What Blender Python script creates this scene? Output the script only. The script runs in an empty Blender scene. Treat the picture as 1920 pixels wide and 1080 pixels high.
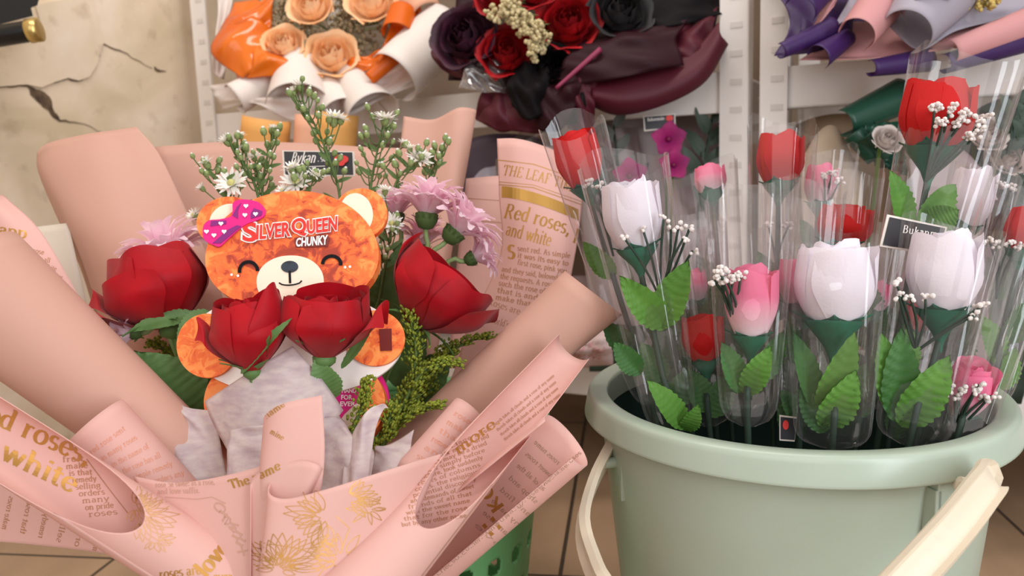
import bpy, bmesh, math, random
from mathutils import Vector, Matrix
from mathutils.bvhtree import BVHTree

# ------------------------------------------------------------------ camera, world, lights
SC = bpy.context.scene
COL = SC.collection
F = 1500.0
CAM = Vector((0.0, 0.0, 0.5))
ROT = Matrix.Rotation(math.radians(90 - 8.5), 3, 'X') @ Matrix.Rotation(math.radians(-2.0), 3, 'Z')
cam_data = bpy.data.cameras.new('camera')
cam_data.sensor_width = 36.0
cam_data.lens = F / 1920 * 36.0
cam_data.clip_start = 0.02
cam = bpy.data.objects.new('camera', cam_data)
COL.objects.link(cam)
cam.matrix_world = Matrix.Translation(CAM) @ ROT.to_4x4()
SC.camera = cam
cam_data.dof.use_dof = True
cam_data.dof.focus_distance = 0.56
cam_data.dof.aperture_fstop = 9.0

SC.view_settings.view_transform = 'Standard'
SC.view_settings.look = 'None'
SC.view_settings.gamma = 1.0
SC.view_settings.exposure = 0.0
SC.view_settings.use_curve_mapping = False
SC.cycles.transparent_max_bounces = 32
SC.cycles.max_bounces = 8

world = bpy.data.worlds.new('world')
SC.world = world
world.use_nodes = True
wn = world.node_tree.nodes
wn['Background'].inputs[0].default_value = (1.0, 0.95, 0.92, 1)
wn['Background'].inputs[1].default_value = 0.64


def area(name, loc, aim, sx, sy, power, col):
    ld = bpy.data.lights.new(name, 'AREA')
    ld.shape = 'RECTANGLE'
    ld.size, ld.size_y = sx, sy
    ld.energy = power
    ld.color = col
    o = bpy.data.objects.new(name, ld)
    COL.objects.link(o)
    o.location = loc
    o.rotation_euler = (Vector(aim) - Vector(loc)).to_track_quat('-Z', 'Y').to_euler()
    return o


area('doorway_daylight', (1.05, -0.95, 0.98), (0.1, 0.62, 0.62), 0.5, 1.9, 27.0, (0.86, 0.94, 1.0))
area('shopfront_daylight', (-0.45, -1.1, 1.35), (-0.1, 0.65, 0.4), 1.3, 1.3, 10.5, (1.0, 0.94, 0.90))

area('rack_fill_light', (-0.1, 0.72, 2.0), (-0.25, 1.75, 0.75), 1.4, 0.3, 17.0, (1.0, 0.93, 0.86))  # fill light added to brighten the wall and racks, not a known lamp

# ------------------------------------------------------------------ helpers


def P(px, py, d):
    """point seen at the photograph's pixel (1920x1080) at depth d metres along the view"""
    return CAM + ROT @ Vector(((px - 960) / F * d, (540 - py) / F * d, -d))


def proj(w):
    l = ROT.transposed() @ (w - CAM)
    return (960 + F * l.x / -l.z, 540 - F * l.y / -l.z, -l.z)


RIGHT = ROT @ Vector((1, 0, 0))
UP = ROT @ Vector((0, 1, 0))
BACK = ROT @ Vector((0, 0, 1))      # towards the viewer


def lin(c):
    return tuple(((v / 255) / 12.92 if v / 255 <= 0.04045 else ((v / 255 + 0.055) / 1.055) ** 2.4) for v in c)


MATS = {}


def mat(name, rgb, rough=0.6, metal=0.0, var=None, vscale=40, bump=0.0, bscale=200, transl=0.0, sheen=0.0, coat=0.0, spec=0.4, aniso=None):
    if name in MATS:
        return MATS[name]
    m = bpy.data.materials.new(name)
    m.use_nodes = True
    nt = m.node_tree
    b = nt.nodes['Principled BSDF']
    c = lin(rgb)
    b.inputs['Base Color'].default_value = (*c, 1)
    b.inputs['Roughness'].default_value = rough
    b.inputs['Metallic'].default_value = metal
    b.inputs['Specular IOR Level'].default_value = spec
    b.inputs['Sheen Weight'].default_value = sheen
    b.inputs['Coat Weight'].default_value = coat
    colout = None
    tc = nt.nodes.new('ShaderNodeTexCoord')
    if var:
        n = nt.nodes.new('ShaderNodeTexNoise')
        n.inputs['Scale'].default_value = vscale
        n.inputs['Detail'].default_value = 5
        mp = nt.nodes.new('ShaderNodeMapping')
        if aniso:
            mp.inputs['Scale'].default_value = aniso
        nt.links.new(tc.outputs['Object'], mp.inputs[0])
        nt.links.new(mp.outputs[0], n.inputs['Vector'])
        r = nt.nodes.new('ShaderNodeValToRGB')
        r.color_ramp.elements[0].position = 0.35
        r.color_ramp.elements[1].position = 0.68
        r.color_ramp.elements[0].color = (*c, 1)
        r.color_ramp.elements[1].color = (*lin(var), 1)
        nt.links.new(n.outputs['Fac'], r.inputs[0])
        colout = r.outputs[0]
        nt.links.new(colout, b.inputs['Base Color'])
    if bump:
        n2 = nt.nodes.new('ShaderNodeTexNoise')
        n2.inputs['Scale'].default_value = bscale
        n2.inputs['Detail'].default_value = 4
        nt.links.new(tc.outputs['Object'], n2.inputs['Vector'])
        bp = nt.nodes.new('ShaderNodeBump')
        bp.inputs['Strength'].default_value = bump
        bp.inputs['Distance'].default_value = 0.002
        nt.links.new(n2.outputs['Fac'], bp.inputs['Height'])
        nt.links.new(bp.outputs[0], b.inputs['Normal'])
    if transl:
        out = nt.nodes['Material Output']
        mx = nt.nodes.new('ShaderNodeMixShader')
        mx.inputs[0].default_value = transl
        tr = nt.nodes.new('ShaderNodeBsdfTranslucent')
        tr.inputs[0].default_value = (*c, 1)
        if colout:
            nt.links.new(colout, tr.inputs[0])
        nt.links.new(b.outputs[0], mx.inputs[1])
        nt.links.new(tr.outputs[0], mx.inputs[2])
        nt.links.new(mx.outputs[0], out.inputs[0])
    MATS[name] = m
    return m


def film(name, tint, base=0.05, edge=0.55, rough=0.1, milk=0.12):
    """thin clear or coloured plastic film"""
    m = bpy.data.materials.new(name)
    m.use_nodes = True
    nt = m.node_tree
    nt.nodes.remove(nt.nodes['Principled BSDF'])
    out = nt.nodes['Material Output']
    tr = nt.nodes.new('ShaderNodeBsdfTransparent')
    tr.inputs[0].default_value = (*lin(tint), 1)
    gl = nt.nodes.new('ShaderNodeBsdfGlossy')
    gl.inputs['Roughness'].default_value = rough
    gl.inputs[0].default_value = (0.95, 0.95, 0.95, 1)
    df = nt.nodes.new('ShaderNodeBsdfDiffuse')
    df.inputs[0].default_value = (0.85, 0.83, 0.82, 1)
    m1 = nt.nodes.new('ShaderNodeMixShader')
    m1.inputs[0].default_value = milk
    nt.links.new(gl.outputs[0], m1.inputs[1])
    nt.links.new(df.outputs[0], m1.inputs[2])
    lw = nt.nodes.new('ShaderNodeLayerWeight')
    lw.inputs[0].default_value = 0.5
    pw = nt.nodes.new('ShaderNodeMath')
    pw.operation = 'POWER'
    pw.inputs[1].default_value = 3.0
    nt.links.new(lw.outputs['Facing'], pw.inputs[0])
    mr = nt.nodes.new('ShaderNodeMapRange')
    mr.inputs[3].default_value = base
    mr.inputs[4].default_value = edge
    nt.links.new(pw.outputs[0], mr.inputs[0])
    m2 = nt.nodes.new('ShaderNodeMixShader')
    nt.links.new(mr.outputs[0], m2.inputs[0])
    nt.links.new(tr.outputs[0], m2.inputs[1])
    nt.links.new(m1.outputs[0], m2.inputs[2])
    nt.links.new(m2.outputs[0], out.inputs[0])
    MATS[name] = m
    return m


# ---- object bookkeeping
ORIGIN = {}


def thing(name, label, cat, loc, group=None):
    o = bpy.data.objects.new(name, None)
    o.empty_display_size = 0.02
    COL.objects.link(o)
    o.location = loc
    o['label'] = label
    o['category'] = cat
    if group:
        o['group'] = group
    ORIGIN[o] = Vector(loc)
    return o


class MB:
    """collects geometry in world coordinates; build() links it as one mesh object"""

    def __init__(self):
        self.v, self.f, self.mi = [], [], []

    def face(self, idx, mi=0):
        self.f.append(tuple(idx))
        self.mi.append(mi)

    def add(self, vs, fs, mi=0):
        b = len(self.v)
        self.v.extend([Vector(p) for p in vs])
        for f in fs:
            self.f.append(tuple(b + i for i in f))
            self.mi.append(mi)

    def grid(self, rows, close=False, mi=0):
        nr, nc = len(rows), len(rows[0])
        vs = [p for r in rows for p in r]
        fs = []
        for i in range(nr - 1):
            for j in range(nc if close else nc - 1):
                k = (j + 1) % nc
                fs.append((i * nc + j, i * nc + k, (i + 1) * nc + k, (i + 1) * nc + j))
        self.add(vs, fs, mi)

    def box(self, c, sx, sy, sz, m=None, mi=0):
        m = m or Matrix.Identity(3)
        vs = [Vector(c) + m @ Vector((x * sx / 2, y * sy / 2, z * sz / 2)) for x in (-1, 1) for y in (-1, 1) for z in (-1, 1)]
        self.add(vs, [(0, 1, 3, 2), (4, 6, 7, 5), (0, 4, 5, 1), (2, 3, 7, 6), (0, 2, 6, 4), (1, 5, 7, 3)], mi)

    def path(self, pts, rad, n=6, mi=0, caps=True):
        pts = [Vector(p) for p in pts]
        if not isinstance(rad, (list, tuple)):
            rad = [rad] * len(pts)
        rows = []
        prev = None
        for i, p in enumerate(pts):
            t = (pts[min(i + 1, len(pts) - 1)] - pts[max(i - 1, 0)])
            t = t.normalized() if t.length > 1e-9 else Vector((0, 0, 1))
            if prev is None:
                prev = t.orthogonal().normalized()
            e = (prev - t * prev.dot(t))
            e = e.normalized() if e.length > 1e-6 else t.orthogonal().normalized()
            prev = e
            g = t.cross(e)
            rows.append([p + (e * math.cos(2 * math.pi * k / n) + g * math.sin(2 * math.pi * k / n)) * rad[i] for k in range(n)])
        b = len(self.v)
        self.grid(rows, True, mi)
        if caps:
            self.face([b + k for k in range(n)][::-1], mi)
            e0 = b + (len(pts) - 1) * n
            self.face([e0 + k for k in range(n)], mi)

    def ball(self, c, r, seg=6, ring=4, mi=0, sz=1.0, ax=None):
        q = Vector((0, 0, 1)).rotation_difference(Vector(ax)) if ax is not None else None
        rows = []
        for i in range(ring + 1):
            ph = math.pi * i / ring
            row = []
            for k in range(seg):
                th = 2 * math.pi * k / seg
                d = Vector((math.sin(ph) * math.cos(th), math.sin(ph) * math.sin(th), -math.cos(ph) * sz)) * r
                row.append(Vector(c) + (q @ d if q else d))
            rows.append(row)
        self.grid(rows, True, mi)

    def lathe(self, c, prof, n=64, mi=0):
        rows = [[Vector((c[0] + r * math.cos(2 * math.pi * k / n), c[1] + r * math.sin(2 * math.pi * k / n), z)) for k in range(n)] for r, z in prof]
        self.grid(rows, True, mi)

    def build(self, name, mats, parent=None, smooth=True, solid=0.0, label=None, bevel=0.0, subsurf=0, merge=False):
        off = Vector((0, 0, 0))
        if parent is not None:
            p = parent
            while p.parent is not None:
                p = p.parent
            off = ORIGIN.get(p, p.location.copy())
        me = bpy.data.meshes.new(name)
        me.from_pydata([tuple(q - off) for q in self.v], [], self.f)
        if not isinstance(mats, (list, tuple)):
            mats = [mats]
        for m in mats:
            me.materials.append(m)
        me.polygons.foreach_set('material_index', self.mi)
        me.polygons.foreach_set('use_smooth', [smooth] * len(self.f))
        if merge:
            bm = bmesh.new()
            bm.from_mesh(me)
            bmesh.ops.remove_doubles(bm, verts=bm.verts, dist=1e-6)
            bmesh.ops.recalc_face_normals(bm, faces=bm.faces)
            bm.to_mesh(me)
            bm.free()
        me.update()
        o = bpy.data.objects.new(name, me)
        COL.objects.link(o)
        if parent is not None:
            o.parent = parent
        if solid:
            s = o.modifiers.new('thickness', 'SOLIDIFY')
            s.thickness = solid
            s.offset = 0
        if bevel:
            s = o.modifiers.new('bevel', 'BEVEL')
            s.width = bevel
            s.segments = 2
            s.limit_method = 'ANGLE'
        if subsurf:
            s = o.modifiers.new('sub', 'SUBSURF')
            s.levels = s.render_levels = subsurf
        if label:
            o['label'] = label
        return o


def structure(o):
    o['kind'] = 'structure'
    return o


def crv(pts, t):
    n = len(pts) - 1
    if n == 0:
        return pts[0]
    x = min(max(t, 0), 1) * n
    i = min(int(x), n - 1)
    f = x - i
    p1, p2 = pts[i], pts[i + 1]
    p0 = pts[i - 1] if i > 0 else p1 * 2 - p2
    p3 = pts[i + 2] if i + 2 <= n else p2 * 2 - p1
    return 0.5 * ((2 * p1) + (p2 - p0) * f + (2 * p0 - 5 * p1 + 4 * p2 - p3) * f * f + (3 * p1 - p0 - 3 * p2 + p3) * f * f * f)


class Sheet:
    """a smooth sheet of paper through a grid of points"""

    def __init__(self, rows, nu=28, nv=20, amp=0.0, fq=3.0, seed=0):
        rows = [[P(*q) if not isinstance(q, Vector) else q for q in r] for r in rows]
        rnd = random.Random(seed)
        ph = [rnd.uniform(0, 6.28) for _ in range(6)]
        self.rows = []
        for j in range(nv + 1):
            v = j / nv
            row = []
            for i in range(nu + 1):
                u = i / nu
                p = crv([crv(r, u) for r in rows], v)
                if amp:
                    w = math.sin(fq * 6.28 * u + ph[0] + 1.5 * math.sin(3 * v + ph[1])) + 0.6 * math.sin(fq * 9.1 * v + ph[2] + 2 * u) + 0.5 * math.sin(fq * 11 * (u + v) + ph[3])
                    p = p + BACK * (amp * w)
                row.append(p)
            self.rows.append(row)

    def build(self, name, m, parent, thick=0.0005, label=None, noise=0.0):
        mb = MB()
        mb.grid(self.rows)
        self.bvh = BVHTree.FromPolygons(mb.v, mb.f)
        return mb.build(name, m, parent, solid=thick, label=label)

    def hit(self, px, py, off=0.0005):
        d = (P(px, py, 1.0) - CAM).normalized()
        loc, n, i, dist = self.bvh.ray_cast(CAM, d)
        if loc is None:
            return None
        if n.dot(d) > 0:
            n = -n
        return loc + n * off


class Tube(Sheet):
    """paper rolled round an axis p0-p1; radii in pixels, angles in degrees: 0 = right-hand side of the axis, 90 = towards the viewer"""

    def __init__(self, p0, p1, r0, r1, a0, a1, grow=0.0, start=None, na=40, nt=16, bend=None, squash=1.0, tipcurl=0.0, end=None):
        A, B = P(*p0), P(*p1)
        ax = (B - A).normalized()
        e2 = (CAM - (A + B) / 2)
        e2 = (e2 - ax * e2.dot(ax)).normalized()
        e1 = ax.cross(e2)
        R0, R1 = r0 / F * p0[2], r1 / F * p1[2]
        self.rows = []
        L = (B - A)
        for j in range(nt + 1):
            row = []
            for i in range(na + 1):
                f = i / na
                a = math.radians(a0 + (a1 - a0) * f)
                s0 = start(a, f) if start else 0.0
                s1 = end(a, f) if end else 1.0
                t = s0 + (s1 - s0) * j / nt
                c = A + L * t
                if bend:
                    c = c + (e1 * bend[0] + e2 * bend[1]) * math.sin(math.pi * min(max(t, 0), 1))
                r = (R0 + (R1 - R0) * t) * (1 + grow * f)
                if tipcurl and t < 0.2:
                    r *= 1 + tipcurl * (1 - t / 0.2) ** 2
                row.append(c + (e1 * math.cos(a) + e2 * (math.sin(a) * squash)) * r)
            self.rows.append(row)


def blend(a, b, t):
    return a + (b - a) * t


# ---- strokes lying on a sheet: a thick-and-thin serif hand
def arc(cx, cy, rx, ry, a0, a1, n=10):
    return [(cx + rx * math.cos(math.radians(a0 + (a1 - a0) * i / n)), cy + ry * math.sin(math.radians(a0 + (a1 - a0) * i / n))) for i in range(n + 1)]


def _glyphs():
    X = 0.46
    G = {}

    def sf(x, y, w=0.09):
        return [(x - w, y), (x + w, y)]
    stem = lambda x, y0, y1: [(x, y0), (x, y1)]
    G['o'] = (0.52, [arc(.26, .23, .2, .23, 90, 450, 18)])
    G['a'] = (0.46, [arc(.2, .34, .14, .12, 160, 0, 8) + [(.34, .0)], arc(.2, .13, .14, .13, 60, 300, 10), [(.34, .02), (.42, .02)]])
    G['b'] = (0.52, [stem(.12, 0, .72), arc(.26, .23, .19, .23, 130, -130, 14), sf(.08, .72, .06)])
    G['d'] = (0.54, [stem(.4, 0, .72), arc(.25, .23, .19, .23, 50, 310, 14), sf(.36, .72, .06), sf(.44, 0, .06)])
    G['p'] = (0.54, [stem(.12, -.22, .46), arc(.28, .23, .19, .23, 130, -130, 14), sf(.12, -.22), sf(.08, .46, .05)])
    G['q'] = (0.54, [stem(.4, -.22, .46), arc(.25, .23, .19, .23, 50, 310, 14), sf(.4, -.22)])
    G['g'] = (0.5, [arc(.23, .28, .16, .17, 0, 360, 14), arc(.24, -.08, .2, .13, 120, 420, 12), [(.36, .42), (.46, .46)]])
    G['c'] = (0.44, [arc(.24, .23, .19, .23, 40, 320, 14)])
    G['e'] = (0.46, [[(.06, .25), (.41, .25)] + arc(.24, .23, .18, .23, 5, 325, 14)])
    G['r'] = (0.4, [stem(.12, 0, .46), arc(.27, .3, .13, .14, 170, 50, 6), sf(.12, 0), sf(.08, .46, .05)])
    G['n'] = (0.58, [stem(.12, 0, .46), arc(.29, .28, .15, .17, 170, 0, 8) + [(.44, 0)], sf(.12, 0), sf(.44, 0), sf(.08, .46, .05)])
    G['m'] = (0.84, [stem(.12, 0, .46), arc(.27, .28, .13, .17, 170, 0, 8) + [(.4, 0)], arc(.54, .28, .13, .17, 170, 0, 8) + [(.68, 0)], sf(.12, 0), sf(.4, 0), sf(.68, 0)])
    G['h'] = (0.58, [stem(.12, 0, .72), arc(.29, .28, .15, .17, 170, 0, 8) + [(.44, 0)], sf(.12, 0), sf(.44, 0), sf(.08, .72, .05)])
    G['u'] = (0.56, [[(.12, .46)] + arc(.26, .17, .14, .17, 180, 330, 8), stem(.42, 0, .46), sf(.08, .46, .05), sf(.38, .46, .05)])
    G['i'] = (0.26, [stem(.13, 0, .46), sf(.13, 0), sf(.09, .46, .05), [(.13, .6), (.13, .69)]])
    G['l'] = (0.26, [stem(.13, 0, .72), sf(.13, 0), sf(.09, .72, .05)])
    G['k'] = (0.54, [stem(.12, 0, .72), [(.4, .46), (.14, .2)], [(.22, .27), (.46, 0)], sf(.12, 0)])
    G['t'] = (0.34, [[(.15, .62)] + [(.15, .1)] + arc(.24, .09, .09, .09, 180, 320, 5), [(.0, .45), (.33, .45)], [(.0, .43), (.33, .43)]])
    G['f'] = (0.34, [stem(.13, 0, .58) + arc(.23, .6, .1, .12, 170, 30, 6), [(.03, .46), (.28, .46)], sf(.13, 0)])
    G['s'] = (0.4, [arc(.2, .345, .13, .115, 40, 250, 9) + arc(.2, .115, .14, .115, 80, -140, 9)])
    G['v'] = (0.5, [[(.06, .46), (.26, 0)], [(.26, 0), (.44, .46)], sf(.07, .46, .07), sf(.44, .46, .06)])
    G['w'] = (0.74, [[(.06, .46), (.22, 0)], [(.22, 0), (.37, .46)], [(.37, .46), (.53, 0)], [(.53, 0), (.68, .46)], sf(.07, .46, .07), sf(.67, .46, .06)])
    G['y'] = (0.5, [[(.06, .46), (.26, 0)], [(.44, .46), (.2, -.16), (.1, -.2)], sf(.07, .46, .07), sf(.44, .46, .06)])
    G['x'] = (0.48, [[(.06, .46), (.42, 0)], [(.4, .46), (.06, 0)]])
    G['T'] = (0.62, [stem(.3, 0, .7), [(.04, .7), (.56, .7)], sf(.3, 0), [(.04, .7), (.03, .56)], [(.56, .7), (.57, .56)]])
    G['H'] = (0.7, [stem(.13, 0, .7), stem(.55, 0, .7), [(.13, .36), (.55, .36)], sf(.13, 0), sf(.13, .7), sf(.55, 0), sf(.55, .7)])
    G['E'] = (0.58, [stem(.13, 0, .7), [(.05, .7), (.48, .7), (.49, .58)], [(.05, 0), (.49, 0), (.51, .14)], [(.13, .36), (.38, .36)]])
    G['L'] = (0.56, [stem(.13, 0, .7), [(.05, 0), (.5, 0), (.51, .15)], sf(.13, .7)])
    G['A'] = (0.66, [[(.1, 0), (.32, .7)], [(.32, .7), (.55, 0)], [(.17, .25), (.47, .25)], sf(.1, 0, .07), sf(.55, 0)])
    G['F'] = (0.54, [stem(.13, 0, .7), [(.05, .7), (.47, .7), (.48, .56)], [(.13, .36), (.36, .36)], sf(.13, 0)])
    G['I'] = (0.3, [stem(.15, 0, .7), sf(.15, 0), sf(.15, .7)])
    G['M'] = (0.84, [stem(.13, 0, .7), stem(.7, 0, .7), [(.13, .7), (.41, .02)], [(.41, .02), (.7, .7)], sf(.13, 0), sf(.7, 0)])
    G['S'] = (0.5, [arc(.25, .53, .17, .17, 40, 250, 10) + arc(.25, .18, .19, .18, 80, -140, 10)])
    G['R'] = (0.66, [stem(.13, 0, .7), [(.05, .7)] + arc(.3, .53, .18, .17, 90, -90, 10) + [(.13, .36)], [(.3, .36), (.54, 0), (.6, 0)], sf(.13, 0)])
    G['K'] = (0.68, [stem(.13, 0, .7), [(.5, .7), (.15, .3)], [(.24, .4), (.58, 0)], sf(.13, 0), sf(.13, .7), sf(.5, .7, .07)])
    G['B'] = (0.6, [stem(.13, 0, .7), [(.05, .7)] + arc(.28, .54, .16, .16, 90, -90, 8) + [(.13, .38)], arc(.29, .19, .2, .19, 90, -90, 8) + [(.05, 0)]])
    G['D'] = (0.66, [stem(.13, 0, .7), [(.05, .7)] + arc(.24, .35, .32, .35, 90, -90, 12) + [(.05, 0)]])
    G['N'] = (0.7, [stem(.13, 0, .7), stem(.56, 0, .7), [(.13, .7), (.56, 0)], sf(.13, 0), sf(.56, .7)])
    G['O'] = (0.68, [arc(.34, .35, .27, .35, 90, 450, 20)])
    G['U'] = (0.66, [[(.13, .7)] + arc(.33, .22, .2, .22, 180, 360, 10) + [(.53, .7)]])
    G['V'] = (0.64, [[(.08, .7), (.32, 0)], [(.32, 0), (.55, .7)]])
    G['Y'] = (0.62, [[(.08, .7), (.31, .34)], [(.54, .7), (.31, .34)], stem(.31, 0, .34)])
    G['C'] = (0.62, [arc(.34, .35, .27, .35, 45, 315, 16)])
    G['.'] = (0.24, [[(.12, 0), (.12, .1)]])
    G[','] = (0.24, [[(.12, .1), (.12, 0), (.07, -.12)]])
    G["'"] = (0.18, [[(.09, .72), (.08, .58)]])
    G['-'] = (0.32, [[(.04, .24), (.28, .24)]])
    return G


GLY = _glyphs()


def words(text):
    """strokes in em units, total advance"""
    x = 0
    out = []
    for ch in text:
        if ch == ' ' or ch not in GLY:
            x += 0.3
            continue
        w, st = GLY[ch]
        for s in st:
            out.append([(x + a, b) for a, b in s])
        x += w + 0.03
    return out, x


def stroke_on(mb, sheet, pts, thick, thin, off=0.0004, vert=None):
    """one pen stroke given in pixels, laid on the sheet's surface; broad where it runs along 'vert'"""
    den = []
    for a, b in zip(pts[:-1], pts[1:]):
        n = max(1, int(math.hypot(b[0] - a[0], b[1] - a[1]) / 6))
        for i in range(n):
            den.append((a[0] + (b[0] - a[0]) * i / n, a[1] + (b[1] - a[1]) * i / n))
    den.append(pts[-1])
    vx, vy = vert or (0, -1)
    prev = None
    for i, p in enumerate(den):
        q0, q1 = den[max(i - 1, 0)], den[min(i + 1, len(den) - 1)]
        tx, ty = q1[0] - q0[0], q1[1] - q0[1]
        l = math.hypot(tx, ty) or 1
        tx, ty = tx / l, ty / l
        w = (thin + (thick - thin) * abs(tx * vx + ty * vy) ** 1.3) / 2
        a = sheet.hit(p[0] - ty * w, p[1] + tx * w, off)
        b = sheet.hit(p[0] + ty * w, p[1] - tx * w, off)
        if a is None or b is None:
            prev = None
            continue
        if prev and (prev[0] - a).length < 0.03:
            k = len(mb.v)
            mb.v += [prev[0], prev[1], b, a]
            mb.face((k, k + 1, k + 2, k + 3))
        prev = (a, b)


def write_on(mb, sheet, text, p0, p1, h=None, weight=0.13, mirror=False, up=None, thin=0.05, off=0.0004, sag=0.0):
    """write text with its baseline from pixel p0 to p1; h = em height in pixels"""
    st, adv = words(text)
    dx, dy = p1[0] - p0[0], p1[1] - p0[1]
    L = math.hypot(dx, dy)
    ux, uy = dx / L, dy / L
    s = L / adv
    h = h or s
    nx, ny = up or (uy, -ux)
    for stt in st:
        pts = []
        for (a, b) in stt:
            a2 = adv - a if mirror else a
            q = a2 / adv
            pts.append((p0[0] + ux * a2 * s + nx * b * h, p0[1] + uy * a2 * s + ny * b * h + sag * 4 * q * (1 - q)))
        stroke_on(mb, sheet, pts, weight * min(s, h), thin * min(s, h), off, (nx, ny))
# ------------------------------------------------------------------ the setting
RD = Vector((0.8939, -0.4483, 0))           # direction of the rack fronts
RN = Vector((0.4483, 0.8939, 0))            # away from the viewer, into the racks
RP = Vector((0.3084, 1.108, 0))             # a point on the rack front


def rk(s, b, z):
    """point at s metres along the rack front from RP, b metres behind it"""
    return RP + RD * s + RN * b + Vector((0, 0, z))


def on_plane(px, py, p0, n):
    d = P(px, py, 1.0) - CAM
    return CAM + d * ((p0 - CAM).dot(n) / d.dot(n))


def floor_at(px, py):
    return on_plane(px, py, Vector((0, 0, 0)), Vector((0, 0, 1)))


# floor of brown tiles
def tile_mat():
    m = mat('floor_tile', (176, 146, 118), 0.35, var=(150, 122, 96), vscale=9, aniso=(1, 0.25, 1))
    nt = m.node_tree
    b = nt.nodes['Principled BSDF']
    src = b.inputs['Base Color'].links[0].from_socket
    tc = nt.nodes.new('ShaderNodeTexCoord')
    br = nt.nodes.new('ShaderNodeTexBrick')
    br.offset = 0
    br.inputs['Scale'].default_value = 1
    br.inputs['Brick Width'].default_value = 0.3
    br.inputs['Row Height'].default_value = 0.6
    br.inputs['Mortar Size'].default_value = 0.003
    br.inputs['Mortar Smooth'].default_value = 0.2
    nt.links.new(tc.outputs['Object'], br.inputs['Vector'])
    nt.links.new(src, br.inputs['Color1'])
    nt.links.new(src, br.inputs['Color2'])
    br.inputs['Mortar'].default_value = (*lin((70, 58, 48)), 1)
    nt.links.new(br.outputs['Color'], b.inputs['Base Color'])
    return m


g0, g1 = floor_at(1105, 745), floor_at(1050, 1080)
gd = (g0 - g1).normalized()
mb = MB()
mb.box((0, 0, -0.02), 6, 6, 0.04)
fl = structure(mb.build('floor', tile_mat(), smooth=False))
fl.location = g1
fl.rotation_euler.z = math.atan2(gd.y, gd.x) - math.pi / 2


def plaster():
    m = mat('old_plaster', (214, 192, 164), 0.9, bump=0.5, bscale=35)
    nt = m.node_tree
    b = nt.nodes['Principled BSDF']
    tc = nt.nodes.new('ShaderNodeTexCoord')
    n1 = nt.nodes.new('ShaderNodeTexNoise')
    n1.inputs['Scale'].default_value = 5.5
    n1.inputs['Detail'].default_value = 7
    n1.inputs['Distortion'].default_value = 0.6
    r1 = nt.nodes.new('ShaderNodeValToRGB')
    e = r1.color_ramp.elements
    e[0].position, e[0].color = 0.28, (*lin((202, 182, 152)), 1)
    e[1].position, e[1].color = 0.72, (*lin((234, 216, 200)), 1)
    x = e.new(0.5)
    x.color = (*lin((222, 202, 176)), 1)
    n2 = nt.nodes.new('ShaderNodeTexNoise')
    n2.inputs['Scale'].default_value = 26
    n2.inputs['Detail'].default_value = 6
    r2 = nt.nodes.new('ShaderNodeValToRGB')
    r2.color_ramp.elements[0].position, r2.color_ramp.elements[0].color = 0.22, (*lin((160, 134, 108)), 1)
    r2.color_ramp.elements[1].position, r2.color_ramp.elements[1].color = 0.40, (1, 1, 1, 1)
    mx = nt.nodes.new('ShaderNodeMixRGB')
    mx.blend_type = 'MULTIPLY'
    mx.inputs[0].default_value = 0.4
    nt.links.new(tc.outputs['Object'], n1.inputs['Vector'])
    nt.links.new(tc.outputs['Object'], n2.inputs['Vector'])
    nt.links.new(n1.outputs['Fac'], r1.inputs[0])
    nt.links.new(n2.outputs['Fac'], r2.inputs[0])
    nt.links.new(r1.outputs[0], mx.inputs[1])
    nt.links.new(r2.outputs[0], mx.inputs[2])
    nt.links.new(mx.outputs[0], b.inputs['Base Color'])
    return m


WA = P(366, 250, 1.60)
WA.z = 0
WD = Vector((-RN.x, -RN.y, 0))               # runs from the rack towards the viewer's left
WN = Vector((RN.y, -RN.x, 0))                # into the room


def wl(t, z, off=0.0):
    return WA + WD * t + WN * off + Vector((0, 0, z))


def wl_at(px, py, off=0.0):
    return on_plane(px, py, WA + WN * off, WN)


mb = MB()
vs = []
for off in (0.0, -0.08):
    vs += [wl(-0.7, 0, off), wl(1.6, 0, off), wl(1.6, 1.6, off), wl(-0.7, 1.6, off)]
mb.add(vs, [(0, 1, 2, 3), (7, 6, 5, 4), (0, 3, 7, 4), (1, 5, 6, 2), (3, 2, 6, 7), (0, 4, 5, 1)])
wall_left = structure(mb.build('wall_left', plaster(), smooth=False))


def crack(pts, m, off=0.0012):
    mb = MB()
    rnd = random.Random(4)
    prev = None
    den = []
    for a, b in zip(pts[:-1], pts[1:]):
        n = max(2, int(math.hypot(b[0] - a[0], b[1] - a[1]) / 7))
        for i in range(n):
            f = i / n
            den.append((a[0] + (b[0] - a[0]) * f + rnd.uniform(-1.6, 1.6), a[1] + (b[1] - a[1]) * f + rnd.uniform(-1.6, 1.6), a[2] + (b[2] - a[2]) * f))
    den.append(pts[-1])
    for i, p in enumerate(den):
        q0, q1 = den[max(0, i - 1)], den[min(len(den) - 1, i + 1)]
        tx, ty = q1[0] - q0[0], q1[1] - q0[1]
        l = math.hypot(tx, ty) or 1
        w = max(p[2] * rnd.uniform(0.7, 1.25), 0.5) / 2
        a = wl_at(p[0] - ty / l * w, p[1] + tx / l * w, off)
        b = wl_at(p[0] + ty / l * w, p[1] - tx / l * w, off)
        if prev:
            k = len(mb.v)
            mb.v += [prev[0], prev[1], b, a]
            mb.face((k, k + 1, k + 2, k + 3))
        prev = (a, b)
    o = mb.build('crack', m, wall_left, smooth=False)
    return o


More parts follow.
